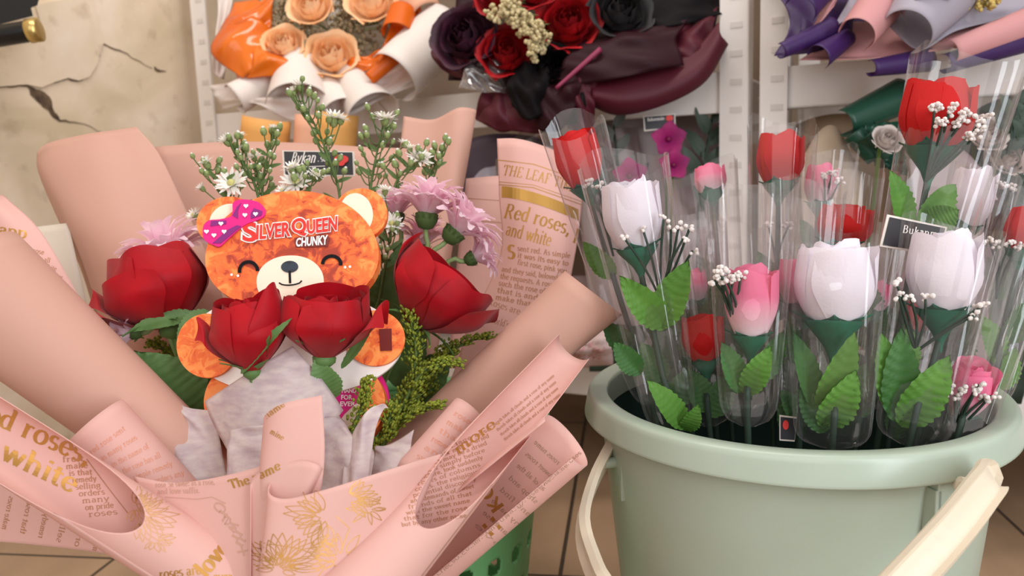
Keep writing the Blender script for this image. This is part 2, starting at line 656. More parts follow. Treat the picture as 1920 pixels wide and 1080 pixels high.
dark = mat('crack_gap', (72, 56, 44), 1.0, var=(120, 98, 76), vscale=60)
ORIGIN[wall_left] = Vector((0, 0, 0))
crack([(-30, 168, 2), (20, 162, 2.5), (50, 160, 4), (62, 172, 14), (84, 188, 20), (98, 212, 10), (113, 227, 4), (140, 229, 2), (165, 236, 1.5), (190, 248, 1)], dark)
crack([(84, 158, 1.5), (112, 152, 2), (128, 148, 3.5), (150, 152, 3), (172, 136, 2), (184, 112, 1), (192, 80, 0.8)], dark)
crack([(195, 84, 3), (215, 92, 2.5), (240, 102, 2), (262, 116, 1.2), (285, 128, 1)], dark)
crack([(290, 126, 2), (293, 130, 6), (300, 134, 3), (312, 134, 1)], dark)
# a thicker flake of plaster standing proud above the crack
fk = [(-40, 92), (84, 70), (72, 28), (66, 8), (170, -10), (186, 50), (193, 82), (182, 122), (168, 144), (148, 151), (128, 146), (100, 155), (78, 164), (50, 158), (-40, 166)]
mb = MB()
n = len(fk)
a = [wl_at(x, y, 0.004) for x, y in fk]
b = [wl_at(x, y, -0.001) for x, y in fk]
mb.add(a + b, [tuple(range(n))] + [(i, n + i, n + (i + 1) % n, (i + 1) % n) for i in range(n)])
mb.build('plaster_flake', plaster(), wall_left, smooth=False)

mb = MB()
vs = []
for b in (0.5, 0.58):
    vs += [rk(-1.3, b, 0), rk(1.6, b, 0), rk(1.6, b, 1.6), rk(-1.3, b, 1.6)]
mb.add(vs, [(0, 1, 2, 3), (7, 6, 5, 4), (0, 3, 7, 4), (1, 5, 6, 2), (3, 2, 6, 7), (0, 4, 5, 1)])
structure(mb.build('wall_back', mat('back_wall', (176, 158, 140), 0.9, var=(150, 130, 114), vscale=5), smooth=False))

# ---- black tube with a brass ring, reaching in at the top left
t = thing('black_tube', 'black tube ending in a brass ring, in the top left corner against the plaster wall', 'tube', P(-60, 72, 1.12))
A, B = P(-260, 110, 1.10), P(58, 58, 1.12)
ax = (B - A).normalized()
mb = MB()
mb.path([A, blend(A, B, .98), B], 0.0145, 24)
mb.build('tube', mat('black_gloss', (20, 19, 20), 0.3), t)
mb = MB()
mb.path([B - ax * 0.004, B - ax * 0.003, B + ax * 0.012, B + ax * 0.013], [0.0145, 0.0165, 0.0165, 0.013], 24)
mb.build('brass_ring', mat('brass', (196, 168, 104), 0.3, 0.8), t)
t2 = thing('black_board', 'black board behind the black tube in the top left corner', 'board', P(-80, 20, 1.17))
mb = MB()
q = [(-260, -60), (90, -60), (70, 10), (58, 15), (62, 30), (-260, 112)]
a = [P(x, y, 1.145) for x, y in q]
b = [P(x, y, 1.165) for x, y in q]
n = len(q)
mb.add(a + b, [tuple(range(n)), tuple(range(n, 2 * n))[::-1]] + [(i, n + i, n + (i + 1) % n, (i + 1) % n) for i in range(n)])
mb.build('board', mat('black_matte', (16, 15, 16), 0.6), t2, smooth=False)

# ------------------------------------------------------------------ slotted steel racks
steel = mat('white_steel', (236, 230, 226), 0.45, var=(222, 214, 208), vscale=6)
slotm = mat('slot_edge', (208, 200, 194), 0.6)


def rack(label, s0, s1, name, posts):
    r = thing(name, label, 'shelf', rk((s0 + s1) / 2, 0.2, 0), )
    M = Matrix((RD, RN, Vector((0, 0, 1)))).transposed()
    for s, w in posts:
        for b in (0.0, 0.4):
            mb = MB()
            mb.box(rk(s, b, 0.75), w, 0.003, 1.5, M)
            mb.box(rk(s + (w / 2 if s > (s0 + s1) / 2 else -w / 2), b + 0.018, 0.75), 0.003, 0.036, 1.5, M)
            z = 0.05
            while z < 1.48 and b == 0.0:
                mb.box(rk(s + 0.004, b - 0.0016, z), 0.016, 0.0012, 0.008, M, 1)
                z += 0.037
            mb.build('post', [steel, slotm], r, smooth=False)
    for z in (0.145, 0.565, 1.05):
        mb = MB()
        sc, sw = (s0 + s1) / 2, (s1 - s0)
        mb.box(rk(sc, 0.2, z + 0.048), sw, 0.38, 0.004, M)
        mb.box(rk(sc, 0.006, z + 0.0275), sw, 0.004, 0.055, M)
        mb.box(rk(sc, 0.012, z + 0.002), sw, 0.016, 0.004, M)
        mb.box(rk(sc, 0.394, z + 0.0275), sw, 0.004, 0.055, M)
        mb.build('shelf_board', steel, r, smooth=False, bevel=0.001)
    return r


rack('white slotted steel rack holding the orange and the dark red bouquets', -0.975, 0.012, 'metal_rack', [(-0.975, 0.036), (0.0, 0.036)])
rack('white slotted steel rack on the right, under the purple bouquet', 0.045, 1.0, 'metal_rack', [(0.053, 0.034), (1.0, 0.034)])
# ------------------------------------------------------------------ pale green bucket
BC = Vector((0.211, 0.602, 0))
RZ = 0.325
bk = thing('plastic_bucket', 'pale green plastic bucket holding the roses in clear sleeves', 'bucket', BC)
gp = mat('green_plastic', (174, 186, 170), 0.28, bump=0.03, bscale=60, var=(168, 181, 164), vscale=12)


def br(z):
    """outer radius of the bucket wall"""
    return 0.112 + (0.146 - 0.112) * (z / RZ) ** 0.9


mb = MB()
prof = [(0.0, 0.004), (0.10, 0.004), (0.108, 0.0), (0.112, 0.004)]
prof += [(br(z), z) for z in [i / 12 * (RZ - 0.03) for i in range(1, 13)]]
prof += [(br(RZ), RZ - 0.012)]
mb.lathe(BC, prof, 96)
mb.build('bucket_body', gp, bk)
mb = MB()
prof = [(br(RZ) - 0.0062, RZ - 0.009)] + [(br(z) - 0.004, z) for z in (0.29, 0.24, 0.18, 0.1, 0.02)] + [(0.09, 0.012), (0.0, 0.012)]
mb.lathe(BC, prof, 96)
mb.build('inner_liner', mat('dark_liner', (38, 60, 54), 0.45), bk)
mb = MB()
prof = [(0.1385, RZ - 0.022), (0.1385, RZ - 0.004), (0.1392, RZ - .001), (0.1410, RZ), (0.1500, RZ + 0.0006), (0.1525, RZ), (0.1540, RZ - 0.0018), (0.1546, RZ - 0.0045), (0.1570, RZ - 0.0165), (0.1572, RZ - 0.0180), (0.1566, RZ - 0.0188), (0.1552, RZ - 0.0188), (0.153, RZ - 0.007), (0.1385, RZ - 0.007)]
mb.lathe(BC, prof, 128)
mb.build('rim', gp, bk)


def bucket_at(px, py, r):
    """point on an upright cylinder of radius r about the bucket's axis, seen at a pixel"""
    d = (P(px, py, 1.0) - CAM)
    o = CAM - BC
    a = d.x ** 2 + d.y ** 2
    b = 2 * (o.x * d.x + o.y * d.y)
    c = o.x ** 2 + o.y ** 2 - r * r
    q = b * b - 4 * a * c
    t = (-b - math.sqrt(max(q, 0))) / (2 * a)
    return CAM + d * t


def ribbon(name, pts, nrm, w, th, m, parent, rim=0.0, n=60):
    mb = MB()
    rows = []
    C = [crv(pts, i / n) for i in range(n + 1)]
    N = [crv(nrm, i / n).normalized() for i in range(n + 1)]
    for i in range(n + 1):
        t = (C[min(i + 1, n)] - C[max(i - 1, 0)]).normalized()
        nn = (N[i] - t * N[i].dot(t)).normalized()
        s = t.cross(nn)
        h = w / 2
        sec = [(-h, 0), (-h, th), (-h + 0.002, th + rim), (-h + 0.004, th), (h - 0.004, th), (h - 0.002, th + rim), (h, th), (h, 0)]
        rows.append([C[i] + s * a + nn * b for a, b in sec])
    b0 = len(mb.v)
    mb.grid(rows, True)
    k = len(rows[0])
    mb.face([b0 + j for j in range(k)][::-1])
    mb.face([b0 + n * k + j for j in range(k)])
    return mb.build(name, m, parent, smooth=False, bevel=0.0008)


cream = mat('cream_plastic', (222, 208, 186), 0.4)
hp = [(1160, 832, .615), (1122, 905, .585), (1102, 985, .55), (1122, 1062, .51), (1165, 1130, .47), (1290, 1210, .428), (1450, 1235, .415), (1590, 1180, .412), (1700, 1085, .418), (1785, 990, .432), (1834, 925, .448), (1849, 903, .456), (1847, 895, .464), (1834, 899, .472), (1818, 916, .478)]
hpts = [P(*q) for q in hp]
hn = []
for q in hpts:
    v = q - (BC + Vector((0, 0, q.z)))
    v.normalize()
    if q.x > 0.18:
        v = (v * .8 + UP * .25 - RIGHT * .3).normalized()
    hn.append(v)
ribbon('handle', hpts, hn, 0.021, 0.0035, cream, bk, rim=0.004)
# lugs under the rim that carry the handle
for (x, y) in ((1758, 930), (1166, 850)):
    q = bucket_at(x, y, br(0.28) + 0.001) if x > 1300 else P(x + 6, y, 0.6)
    v = (q - BC)
    v.z = 0
    v.normalize()
    M = Matrix((v.cross(Vector((0, 0, 1))), v, Vector((0, 0, 1)))).transposed()
    mb = MB()
    mb.box(q + v * 0.003, 0.017, 0.010, 0.03, M)
    mb.box(q + v * 0.003 + M @ Vector((-0.0105 if x < 1300 else 0.0075, 0, -0.012)), 0.005, 0.010, 0.04, M)
    mb.path([q + v * 0.002 + Vector((0, 0, -.006)), q + v * 0.018 + Vector((0, 0, -.006))], 0.004, 14)
    mb.build('handle_lug', gp, bk, smooth=False, bevel=0.0008)

# ------------------------------------------------------------------ green perforated basket under the bouquet
gc = P(762, 900, 0.845)
NB = Vector((gc.x, gc.y, 0))
nb = thing('perforated_basket', 'green plastic basket with round holes, under the pink bouquet', 'basket', NB)
gm = mat('basket_green', (116, 178, 118), 0.4, transl=0.15)
mb = MB()
R0, R1, H = 0.115, 0.146, 0.25
holes = []
nseg, nrow = 96, 40


def hole(k, r):
    a = (k + 0.5) / nseg * 360
    z = (r + 0.5) / nrow * H
    for zr, ph in ((0.045, 0), (0.085, 7.5), (0.125, 0), (0.165, 7.5)):
        aa = ((a + ph + 7.5) % 15) - 7.5
        R = R0 + (R1 - R0) * z / H
        if (math.radians(aa) * R) ** 2 + (z - zr) ** 2 < 0.0088 ** 2:
            return True
    return False


rows = []
nseg = 288
nrow = 84
for i in range(nrow + 1):
    z = i / nrow * H
    R = R0 + (R1 - R0) * z / H
    rows.append([NB + Vector((R * math.cos(2 * math.pi * k / nseg), R * math.sin(2 * math.pi * k / nseg), z)) for k in range(nseg)])
vs = [p for r in rows for p in r]
fs = []
for i in range(nrow):
    for k in range(nseg):
        if not hole(k, i):
            k2 = (k + 1) % nseg
            fs.append((i * nseg + k, i * nseg + k2, (i + 1) * nseg + k2, (i + 1) * nseg + k))
mb.add(vs, fs)
mb.build('basket_wall', gm, nb, solid=0.0025)
mb = MB()
mb.lathe(NB, [(0.143, H - 0.012), (0.152, H - 0.012), (0.153, H), (0.143, H), (0.143, H - 0.012)], 72)
mb.build('rim', gm, nb)
mb = MB()
mb.lathe(NB, [(0.0, 0.0), (R0, 0.0), (R0, 0.004), (0.0, 0.004)], 72)
mb.build('base', gm, nb, smooth=False)
# ------------------------------------------------------------------ flower builders
def frame(axis, spin=0.0):
    z = Vector(axis).normalized()
    x = RIGHT - z * RIGHT.dot(z)
    x.normalize()
    y = z.cross(x)                          # points away from the viewer when z is up
    M = Matrix((x, y, z)).transposed()
    return M @ Matrix.Rotation(spin, 3, 'Z')


def petal(mb, O, M, R, H, th0, span=2.0, close=0.35, flare=0.0, tip=0.6, rs=1.0, seed=0, nu=10, nv=11, wave=0.03, pinch=0.0, base=0.22, rollside=0.12, lean=0.0, jag=0.0, mi=0):
    """one petal of a rose; local z runs along the flower's axis"""
    rnd = random.Random(seed)
    p1, p2 = rnd.uniform(0, 6.28), rnd.uniform(0, 6.28)
    jg = [rnd.uniform(-1, 1) for _ in range(nu + 1)]
    rows = []
    for j in range(nv + 1):
        v = j / nv
        row = []
        for i in range(nu + 1):
            u = -1 + 2 * i / nu
            r = R * rs * (base + (1 - base) * math.sin(min(1, v * 1.55) * math.pi / 2))
            r *= 1 - close * max(0, v - 0.45) ** 1.4 * 1.6
            r += flare * R * max(0, v - 0.55) ** 2 * 4.5
            r += rollside * R * abs(u) ** 4 * v * (1 - 0.4 * v)
            wf = 0.5 + 0.5 * math.sin(math.pi / 2 * min(1, v * 1.25 + 0.15))
            if pinch:
                wf *= 1 - pinch * max(0, v - 0.5) * 2
            th = th0 + u * span / 2 * wf
            z = H * v * (1 - (1 - tip) * abs(u) ** 2.2 * 0.6 * v)
            z -= flare * H * max(0, v - 0.72) ** 2 * 3.2
            if v > 0.6:
                k = (v - 0.6) / 0.4
                z += H * wave * k * math.sin(3.1 * u + p1) + H * jag * jg[i] * k
                r += R * wave * 1.6 * k * math.sin(4.3 * u + p2)
            z += lean * H * v * u
            row.append(O + M @ Vector((r * math.cos(th), r * math.sin(th), z)))
        rows.append(row)
    mb.grid(rows, mi=mi)


def calyx(mb, O, M, R, n=5, length=1.0, drop=0.5, seed=0, w=0.3, base=True, mi=0, lift=0.0, funnel=False):
    rnd = random.Random(seed)
    if base:
        rows = []
        for rr, z in ((0.07, -0.95), (0.10, -0.7), (0.22, -0.42), (0.42, -0.16), (0.60, 0.06), (0.68, 0.2)) if funnel else ((0.1, -0.36), (0.2, -0.3), (0.34, -0.18), (0.36, -0.04), (0.28, 0.05)):
            rows.append([O + M @ Vector((R * rr * math.cos(2 * math.pi * k / 12), R * rr * math.sin(2 * math.pi * k / 12), R * z)) for k in range(12)])
        mb.grid(rows, True, mi)
    for s in range(n):
        a = 2 * math.pi * (s + 0.25) / n + rnd.uniform(-.15, .15)
        L = R * length * rnd.uniform(0.85, 1.15)
        rows = []
        for j in range(9):
            v = j / 8
            r = R * 0.18 + L * v * (0.75 + 0.25 * v)
            z = -R * 0.06 + lift * L * v - drop * L * v * v
            ww = R * w * (math.sin(math.pi * min(1, v * 0.75 + 0.25)) ** 1.2) * (1 - v ** 3) + R * 0.008
            if j % 2 and v > .25:
                ww *= 1.18
            rows.append([O + M @ Vector((math.cos(a) * r - math.sin(a) * ww * u, math.sin(a) * r + math.cos(a) * ww * u, z + abs(u) * R * 0.05)) for u in (-1, -.5, 0, .5, 1)])
        mb.grid(rows, mi=mi)


def leaf(mb, base, tip, w, nrm=None, bend=0.15, teeth=9, fold=0.22, pleat=0.03, seed=0, nv=36):
    """a toothed, pleated leaf from base to tip; w = full width"""
    base, tip = Vector(base), Vector(tip)
    ax = tip - base
    L = ax.length
    ax.normalize()
    n = Vector(nrm) if nrm is not None else BACK
    n = (n - ax * n.dot(ax)).normalized()
    s = ax.cross(n)
    rows = []
    for j in range(nv + 1):
        v = j / nv
        hw = w / 2 * (math.sin(math.pi * v ** 0.8) ** 0.75) + 0.0002
        tooth = 1 + 0.13 * (((v * teeth) % 1.0) - 0.4) * (1 if 0.05 < v < 0.97 else 0)
        row = []
        for i in range(9):
            u = -1 + i / 4
            off = hw * u * (tooth if abs(u) == 1 else 1)
            dz = fold * abs(off) + bend * L * (math.sin(math.pi * v * 0.9) - 0.3 * v) + pleat * w * math.sin(2 * math.pi * (v * teeth - abs(u) * 1.4)) * min(1, abs(u) * 2)
            row.append(base + ax * (L * v - abs(u) * w * 0.06) + s * off + n * dz)
        rows.append(row)
    mb.grid(rows)


LEAFM = mat('rose_leaf', (88, 124, 66), 0.5, var=(108, 142, 84), vscale=60, transl=0.15)
STEMM = mat('fresh_stem', (92, 118, 56), 0.55)
SEPALM = mat('sepal', (88, 122, 66), 0.6)
REDM = mat('red_petal', (178, 0, 20), 0.55, var=(146, 0, 17), vscale=30, sheen=0.1, transl=0.10, spec=0.2)

# ------------------------------------------------------------------ the pink bouquet: papers
BB = P(500, 1150, 0.74)
wrap = thing('bouquet_wrapping', 'pink newsprint and dusty pink paper wrapping of the large bouquet in the green basket', 'wrapping paper', BB)
KRAFT = mat('dusty_pink_paper', (208, 161, 144), 0.62, bump=0.05, bscale=90, transl=0.12, spec=0.3)
NEWS = mat('printed_pink_paper', (236, 190, 180), 0.6, transl=0.28, spec=0.3)
TISSUE = mat('tissue_paper', (240, 228, 224), 0.85, var=(222, 204, 208), vscale=90, bump=0.6, bscale=110, transl=0.45, aniso=(1, 1, 3))
GOLD = mat('gold_print', (190, 140, 72), 0.35, 0.55)
BROWN = mat('brown_print', (176, 122, 92), 0.6)

# back left: big dusty pink sheet curling back at its left edge
s = Sheet([
    [(300, 905, .73), (330, 905, .70), (390, 905, .69), (440, 905, .70), (500, 905, .71)],
    [(196, 640, .76), (222, 640, .705), (300, 640, .69), (380, 640, .70), (440, 640, .71)],
    [(150, 500, .79), (172, 500, .735), (250, 500, .71), (340, 500, .72), (398, 500, .73)],
    [(104, 400, .81), (124, 398, .76), (200, 392, .74), (290, 385, .745), (345, 385, .75)],
    [(72, 322, .84), (84, 318, .79), (165, 300, .765), (250, 290, .768), (298, 288, .772)],
    [(70, 285, .88), (92, 268, .81), (160, 252, .785), (215, 244, .782), (256, 238, .783)],
], nu=36)
s.build('kraft_sheet', KRAFT, wrap)
# outer curl of the same side, seen at its left
# back centre sheet
s = Sheet([
    [(380, 700, .735), (480, 700, .735), (600, 700, .735), (720, 700, .735), (800, 700, .73)],
    [(330, 480, .80), (460, 480, .80), (600, 480, .80), (720, 480, .795), (800, 480, .79)],
    [(285, 276, .85), (420, 266, .85), (560, 268, .85), (690, 276, .85), (760, 278, .845)],
], nu=20)
s.build('kraft_sheet', KRAFT, wrap)
# back right sheet rolled at its right edge
s = Sheet([
    [(720, 700, .73), (765, 700, .725), (800, 700, .72), (815, 700, .735), (805, 700, .755)],
    [(730, 480, .785), (780, 480, .778), (828, 480, .768), (846, 478, .79), (832, 476, .81)],
    [(745, 330, .83), (800, 330, .822), (850, 325, .81), (874, 322, .83), (858, 320, .855)],
    [(752, 262, .845), (805, 262, .838), (858, 244, .825), (888, 240, .84), (868, 240, .87)],
    [(757, 218, .855), (812, 224, .845), (860, 202, .832), (893, 207, .85), (868, 210, .88)],
], nu=36)
s.build('kraft_sheet', KRAFT, wrap)
s = Sheet([[(840, 690, .74), (890, 690, .74), (940, 690, .75)], [(856, 500, .82), (900, 500, .82), (950, 500, .83)], [(874, 335, .87), (930, 330, .87), (985, 330, .875)]], nu=12)
s.build('printed_sheet', NEWS, wrap)
for y in (372, 413):
    mb = MB()
    stroke_on(mb, s, [(870, y), (960, y + 6)], 2, 1.4)
    mb.build('printed_rule', BROWN, wrap)

# newspaper sheet on the right
s = Sheet([
    [(770, 860, .69), (800, 860, .68), (850, 860, .67), (900, 860, .67), (930, 860, .68)],
    [(850, 700, .71), (890, 700, .695), (930, 700, .69), (980, 700, .69), (1020, 700, .70)],
    [(878, 610, .72), (920, 606, .705), (965, 612, .70), (1015, 620, .70), (1048, 628, .71)],
    [(938, 480, .735), (970, 474, .72), (1010, 474, .715), (1052, 480, .72), (1076, 490, .735)],
    [(936, 370, .75), (970, 364, .737), (1010, 368, .735), (1056, 388, .74), (1088, 410, .757)],
    [(932, 260, .76), (968, 260, .75), (1008, 270, .75), (1060, 292, .756), (1096, 322, .772)],
], nu=36, nv=30)
s.build('printed_sheet', NEWS, wrap, label='newsprint sheet with a gold bar under its headline')
mb = MB()
stroke_on(mb, s, [(934, 300), (1000, 308), (1094, 340)], 2, 1.5)
stroke_on(mb, s, [(936, 346), (1000, 352), (1090, 384)], 2, 1.5)
stroke_on(mb, s, [(936, 341), (1000, 347), (1090, 378)], 1.2, 1)
write_on(mb, s, 'THE LEAF TIMES', (942, 328), (1092, 368), 27, weight=0.12, sag=-6)
mb.build('headline_print', GOLD, wrap)
mb = MB()
prev = None
for i in range(22):
    x = 941 + (1084 - 941) * i / 21
    y = 349 + 44 * (i / 21) ** 1.5
    a, b = s.hit(x, y), s.hit(x, y + 21)
    if a and b:
        if prev:
            k = len(mb.v)
            mb.v += [prev[0], prev[1], b, a]
            mb.face((k, k + 1, k + 2, k + 3))
        prev = (a, b)
bar = mb.build('gold_bar', mat('gold_foil', (206, 158, 84), 0.3, 0.75), wrap)
mb = MB()
write_on(mb, s, 'Red roses, p', (944, 408), (1090, 452), 38, weight=0.14, sag=-6)
write_on(mb, s, 'and white', (948, 440), (1031, 462), 35, weight=0.14)
write_on(mb, s, 'S', (950, 484), (966, 486), 36, weight=0.2)
mb.build('large_print', GOLD, wrap)
mb = MB()
rows_ = ['sent red. As simple', 'it was its easy to', 'first rose, pink you', 'and they said, beloved all', 'the requests. A rose has', 'such the rose of roses', 'that is and roses', 'make that remedy']
for i, tx in enumerate(rows_):
    x0 = 970 if i < 3 else 950 - 3 * i
    write_on(mb, s, tx, (x0, 470 + 13 * i), (1068 - 3 * i, 484 + 14.5 * i), 14, weight=0.16, thin=0.08)
write_on(mb, s, 'Roses are quite', (915, 566 + 5), (1010, 602), 18, weight=0.12)
write_on(mb, s, "world's favourite", (918, 604), (1000, 630), 18, weight=0.12)
mb.build('small_print', BROWN, wrap)

# right: dusty pink roll running down to the centre
s = Tube((1112, 548, .61), (640, 960, .63), 64, 38, -75, 250, grow=0.05, na=44, nt=24, start=lambda a, f: 0.02 * math.cos(a))
s.build('kraft_roll', KRAFT, wrap)
# left: thick dusty pink roll
s = Tube((-60, 520, .57), (430, 935, .585), 112, 60, -70, 300, grow=0.05, na=44, nt=20)
s.build('kraft_roll', KRAFT, wrap)
# left edge: printed strip behind the roll
s = Sheet([
    [(150, 800, .63), (200, 790, .625), (250, 780, .63)],
    [(60, 650, .63), (130, 650, .62), (196, 645, .63)],
    [(-20, 560, .64), (70, 545, .628), (142, 545, .64)],
    [(-60, 470, .65), (20, 440, .64), (75, 432, .65)],
    [(-80, 400, .66), (-30, 372, .65), (6, 366, .665)],
], nu=20)
s.build('printed_sheet', NEWS, wrap)
mb = MB()
write_on(mb, s, 'happ', (-22, 436), (50, 448), 30, weight=0.16)
mb.build('large_print', GOLD, wrap)
mb = MB()
for i, tx in enumerate(['the rose', 'daisy all', 'are white', 'sent away', 'the name', 'an rose is', 'roses for', 'it all', 'you are', 'as simple', 'for any']):
    write_on(mb, s, tx, (42 + i * 12, 470 + i * 15), (82 + i * 11.5, 478 + i * 15.5), 13, weight=0.16, thin=0.08)
mb.build('small_print', BROWN, wrap)
s = Sheet([[(90, 700, .74), (190, 700, .735)], [(60, 560, .75), (160, 560, .745)], [(48, 428, .77), (128, 418, .765)]], nu=8)
s.build('printed_sheet', mat('pale_print_paper', (226, 212, 196), 0.7, transl=0.2), wrap)

# lower left: back of a printed sheet
s = Sheet([
    [(-90, 885, .60), (70, 872, .585), (210, 890, .565), (330, 960, .55), (430, 1010, .55)],
    [(-90, 950, .59), (70, 950, .57), (190, 975, .553), (330, 1030, .54), (450, 1060, .54)],
    [(-90, 1010, .575), (70, 1022, .56), (240, 1046, .545), (360, 1085, .535), (480, 1130, .54)],
], nu=26)
s.build('printed_sheet', NEWS, wrap)
mb = MB()
for i in range(9):
    x = 8 + i * 34
    write_on(mb, s, ['make roses', 'that rose', 'remedy is', 'selling', 'orders', 'many are', 'the name', 'red rose', 'white'][i], (x + 10, 930 + i * 9), (x - 4, 992 + i * 8), 15, weight=0.15, mirror=True)
stroke_on(mb, s, [(0, 898), (60, 925), (150, 965), (250, 1000)], 2, 1.5)
mb.build('small_print', BROWN, wrap)

# small newsprint roll
s = Tube((195, 818, .535), (360, 975, .54), 66, 52, -40, 230, na=30, nt=14, start=lambda a, f: -0.12 + 0.30 * max(0, math.sin(a)) * 0)
s.build('printed_roll', NEWS, wrap)
mb = MB()
for i, tx in enumerate(['red rose sent', 'as many roses', 'in the name of', 'the rose has all', 'simple remedy', 'for orders any', 'of a sweet']):
    write_on(mb, s, tx, (172 + i * 20, 852 + i * 12), (236 + i * 22, 806 + i * 17), 15, weight=0.15, thin=0.08)
mb.build('small_print', mat('faded_print', (214, 148, 124), 0.7), wrap)

# front left cone: the far wall shows its print, the near wall is cut back
s = Tube((-130, 741, .47), (440, 1105, .475), 60, 64, 30, 395, grow=0.02, na=64, nt=36,
         start=lambda a, f: 0.70 * max(0.0, math.sin(a - .1)) ** 0.42)
s.build('printed_cone', NEWS, wrap, label='front left paper cone with large gold lettering')
mb = MB()
write_on(mb, s, 'Red roses,', (-62, 772), (166, 872), 54, weight=0.15)
write_on(mb, s, 'and white', (-110, 808), (138, 926), 56, weight=0.16)
mb.build('large_print', GOLD, wrap)
mb = MB()
for i, tx in enumerate(['fruit', 'make', 'is that', 'remedy', 'selling', 'orders', 'many', 'on pride', 'roses']):
    write_on(mb, s, tx, (118 + i * 6, 866 + i * 13), (158 + i * 8, 864 + i * 12.5), 15, weight=0.16, thin=0.08)
stroke_on(mb, s, [(163, 860), (200, 910), (240, 962)], 2, 1.6)
mb.build('small_print', BROWN, wrap)


def bloom_lines(mb, s, cx, cy, r, n, a0, a1, seed, squash=1.0, w=1.6, inner=0.25):
    """line drawing of a many-petalled flower"""
    rnd = random.Random(seed)
    for k in range(n):
        a = math.radians(a0 + (a1 - a0) * (k + rnd.uniform(-.25, .25)) / max(1, n - 1))
        L = r * rnd.uniform(0.75, 1.05)
        r0 = r * inner * rnd.uniform(0.6, 1.3)
        wd = r * rnd.uniform(0.08, 0.14)
        for sd in (-1, 1):
            pts = []
            for i in range(8):
                v = i / 7
                q = r0 + (L - r0) * v
                o = sd * wd * math.sin(math.pi * v ** 0.8)
                pts.append((cx + (math.cos(a) * q - math.sin(a) * o), cy + squash * (math.sin(a) * q + math.cos(a) * o)))
            stroke_on(mb, s, pts, w, w * 0.8, 0.0004)


mb = MB()
bloom_lines(mb, s, 262, 965, 72, 17, -95, 95, 2, 0.8)
bloom_lines(mb, s, 255, 950, 40, 12, -95, 120, 3, 0.8)
bloom_lines(mb, s, 290, 1010, 46, 8, -20, 120, 4, 0.6)
mb.build('flower_print', mat('pale_gold_print', (208, 158, 112), 0.5, 0.3), wrap)
mb = MB()
write_on(mb, s, 'love.', (386, 1084), (440, 1020), 46, weight=0.2)
write_on(mb, s, 'ever', (400, 1092), (436, 1092), 30, weight=0.2)
write_on(mb, s, 'roses are', (300, 1085), (378, 1076), 26, weight=0.16)
mb.build('large_print', GOLD, wrap)

# centre: the wavy front edge of the wrapping, from the flap round to the right-hand panel
top = [(250, 893, .50), (330, 905, .49), (430, 890, .478), (510, 866, .47), (533, 845, .478), (525, 820, .492), (500, 800, .486), (497, 780, .474), (530, 757, .468), (604, 741, .47)]
bot = [(330, 1090, .47), (400, 1110, .462), (440, 1120, .456), (470, 1120, .452), (480, 1120, .456), (480, 1120, .462), (480, 1120, .46), (485, 1120, .455), (500, 1120, .452), (560, 1120, .452)]
mid = [tuple(0.5 * (a[k] + b[k]) for k in range(3)) for a, b in zip(top, bot)]
mid[7] = (486, 930, .462)
mid[8] = (520, 910, .458)
mid[9] = (606, 890, .458)
s = Sheet([top, mid, bot], nu=90, nv=20)
s.build('printed_sheet', NEWS, wrap)
sc_ = s
mb = MB()
write_on(mb, s, 'The name', (434, 916), (528, 878), 24, weight=0.18, sag=5)
write_on(mb, s, 'name', (500, 786), (536, 760), 17, weight=0.16)
write_on(mb, s, 'mine', (506, 812), (530, 826), 15, weight=0.16)
mb.build('large_print', GOLD, wrap)
mb = MB()
write_on(mb, s, 'rose be sweet as a rose,', (292, 914), (404, 908), 14, weight=0.16, thin=0.08)
write_on(mb, s, 'and love suffix.', (296, 926), (376, 924), 14, weight=0.16, thin=0.08)
stroke_on(mb, s, [(310, 932), (370, 936), (398, 932), (424, 944)], 1.8, 1.4)
for i, (ch, x, y) in enumerate([('O', 396, 946), ('r', 404, 962), ('e', 412, 972), ('w', 424, 984), ('n', 432, 1000), ('u', 438, 1012), ('x', 442, 1030)]):
    write_on(mb, s, ch, (x + 12, y - 8), (x + 2, y + 8), 32, weight=0.12)
mb.build('mirror_print', mat('grey_pink_print', (196, 150, 132), 0.6), wrap)

top = [(470, 925, .462), (474, 896, .466), (510, 876, .462), (565, 864, .458), (600, 874, .456), (606, 892, .466), (588, 910, .474), (545, 896, .474), (512, 900, .462), (505, 925, .449), (540, 935, .444), (620, 915, .444), (690, 893, .452), (770, 868, .468), (830, 850, .49)]
bot = [(470, 1120, .446), (471, 1120, .448), (474, 1120, .446), (480, 1120, .444), (484, 1120, .442), (486, 1120, .446), (486, 1120, .45), (484, 1120, .446), (482, 1120, .440), (484, 1120, .434), (500, 1130, .43), (540, 1140, .43), (580, 1150, .434), (640, 1160, .44), (700, 1160, .45)]
mid = [tuple(0.5 * (a[k] + b[k]) for k in range(3)) for a, b in zip(top, bot)]
s = Sheet([top, mid, bot], nu=120, nv=20)
s.build('printed_sheet', NEWS, wrap, label='front centre panel with gold flower drawings')
mb = MB()
bloom_lines(mb, s, 612, 968, 78, 14, 85, 250, 5, 0.75, 1.7)
bloom_lines(mb, s, 650, 935, 66, 10, -70, 60, 6, 0.6, 1.7)
bloom_lines(mb, s, 690, 955, 42, 9, 0, 360, 7, 0.8, 1.5)
bloom_lines(mb, s, 525, 1062, 88, 17, -160, 10, 8, 0.75, 1.7)
bloom_lines(mb, s, 520, 1068, 46, 12, -180, 20, 9, 0.75, 1.5)
bloom_lines(mb, s, 570, 1030, 70, 6, -40, 30, 10, 0.7, 1.6)
bloom_lines(mb, s, 640, 1050, 60, 12, 0, 360, 11, 0.9, 1.5)
stroke_on(mb, s, [(505, 1020), (560, 1028), (590, 1040), (602, 1058)], 1.8, 1.4)
